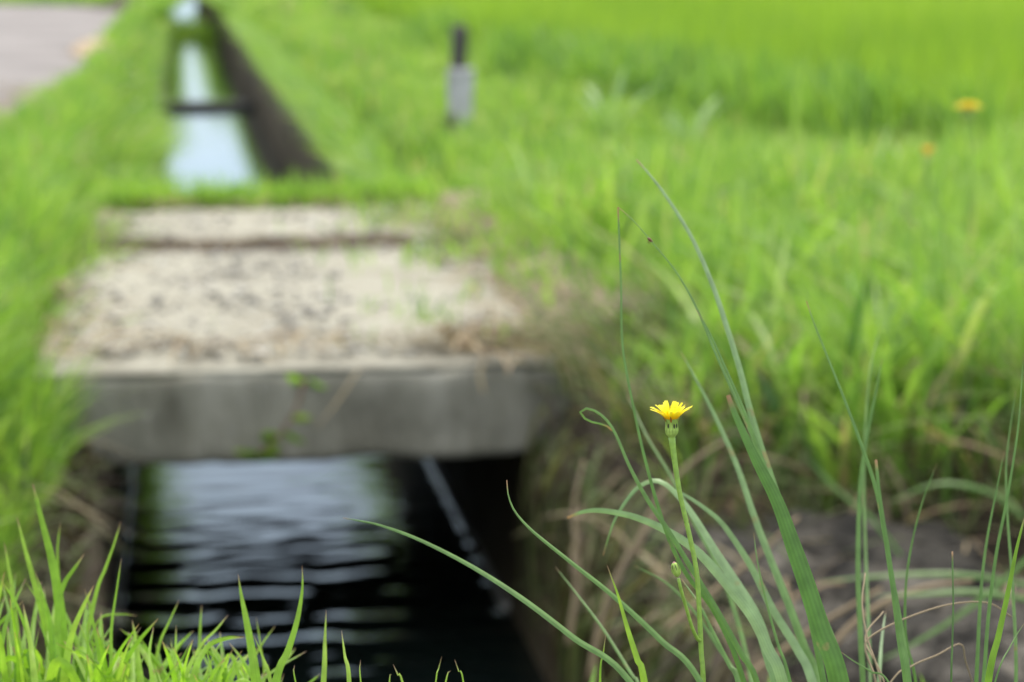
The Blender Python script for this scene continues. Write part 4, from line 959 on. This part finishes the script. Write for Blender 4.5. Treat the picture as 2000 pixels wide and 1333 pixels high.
# --- broad pale weeds in the verge
def weeds():
    rr = random.Random(5)
    def one(x, y, d, n, L, w, label):
        p = at(x, y, d); p[2] = float(gz(p[0], p[1])); t = empty('broad_weed', p, label, 'weed')
        for k in range(n):
            a = 2*math.pi*k/n+rr.uniform(-.3, .3); s = np.linspace(0, 1, 12); l = L*rr.uniform(.7, 1.1); bend = rr.uniform(.35, .7)
            pts = p+np.stack([math.cos(a)*s**1.6*l*bend, math.sin(a)*s**1.6*l*bend, l*(s-.38*bend*s**3)], 1)
            sd = np.array([(-math.sin(a), math.cos(a), 0)]*12); b = Bag()
            b.ribbon(pts, np.interp(s, [0, .3, .7, 1], [.3, .7, 1, .05])*w, sd, .2, rr.random()); b.build('leaf', M['greyleaf'], t)
    one(1190, 330, 9.3, 8, .40, .020, 'grey-green broad-leaved weed at the foot of the rice, right of the stake')
    one(1345, 380, 8.8, 7, .33, .018, 'grey-green weed before the rice, midway between stake and yellow verge flower')
    one(1700, 780, 3.95, 7, .30, .007, 'pale arching weed in the verge above the stones')
weeds()

# --- things hanging on the slab's face
def slab_face():
    Y = SL0-.012
    def onY(x, y, dy=0.):
        d = FW+RT*((x-CX)/F)-UP*((y-CY)/F); return CAM+d*((Y+dy)/d[1])
    pts = spline(np.array([onY(596, 728, .05), onY(592, 752), onY(578, 800, -.01), (onY(548, 848, -.012)), onY(500, 892, -.004)]), 24)
    t = empty('creeping_sprig', pts[0], 'reddish creeping sprig with small green leaves hanging over the slab face', 'vine')
    b = Bag(); b.tube(pts, .0022, 6); b.build('stem', M['pinkstem'], t)
    rr = random.Random(8)
    for i in (5, 6, 7, 12, 15, 16, 17, 20, 21, 22, 23, 23):
        a = rr.uniform(-1, 1); s = np.linspace(0, 1, 6); dr = np.array((rr.choice((-1, 1))*.8, -.45, rr.uniform(-.4, .5))); L = rr.uniform(.035, .06)
        pp = pts[i]+dr[None]*s[:, None]*L; b = Bag(); b.ribbon(pp, np.array([.2, .8, 1, .9, .6, .1])*.011, np.array([(0, -.6, .8)]*6), .2, rr.uniform(.3, .9)); b.build('leaf', M['verge'], t)
    for px, w, lab in (([(700, 722), (690, 738), (655, 790), (618, 836)], .0075, 'pale dry straw leaning diagonally on the middle of the slab face'), ([(948, 700), (940, 715), (938, 740), (945, 768)], .006, 'short dry straw hanging over the right end of the slab face')):
        pts = spline(np.array([onY(x, y, -.006-.008*i) for i, (x, y) in enumerate(px)]), 14); b = Bag()
        b.ribbon(pts, w*np.interp(np.linspace(0, 1, 14), [0, .5, 1], [.7, 1, .4]), np.array([(.8, 0, .5)]*14), .15, .95)
        tag(b.build('dry_straw_stalk', M['straw'], None, origin=pts[0]), lab, 'straw')
slab_face()

def mound():
    for (x, y, z), r, lab in ((at(183, 100, 18.3), (.20, .8, .10), 'low heap of tan dry earth on the road side by the verge grass'), (at(4, 246, 10.6), (.05, .3, .08), 'small pale clod at the left edge near the end of the road')):
        b = Bag(); b.ball((x, y, 0.0), r, (0, 0, 1), 36, 24)
        for i, p in enumerate(b.v):
            k = .6+.8*float(fbm(p[0]*9+3, p[1]*5+p[2]*9, 6)); b.v[i] = (x+(p[0]-x)*k, y+(p[1]-y)*k, p[2]*k)
        tag(b.build('earth_heap', M['tan'], None, origin=(x, y, 0)), lab, 'earth')
mound()
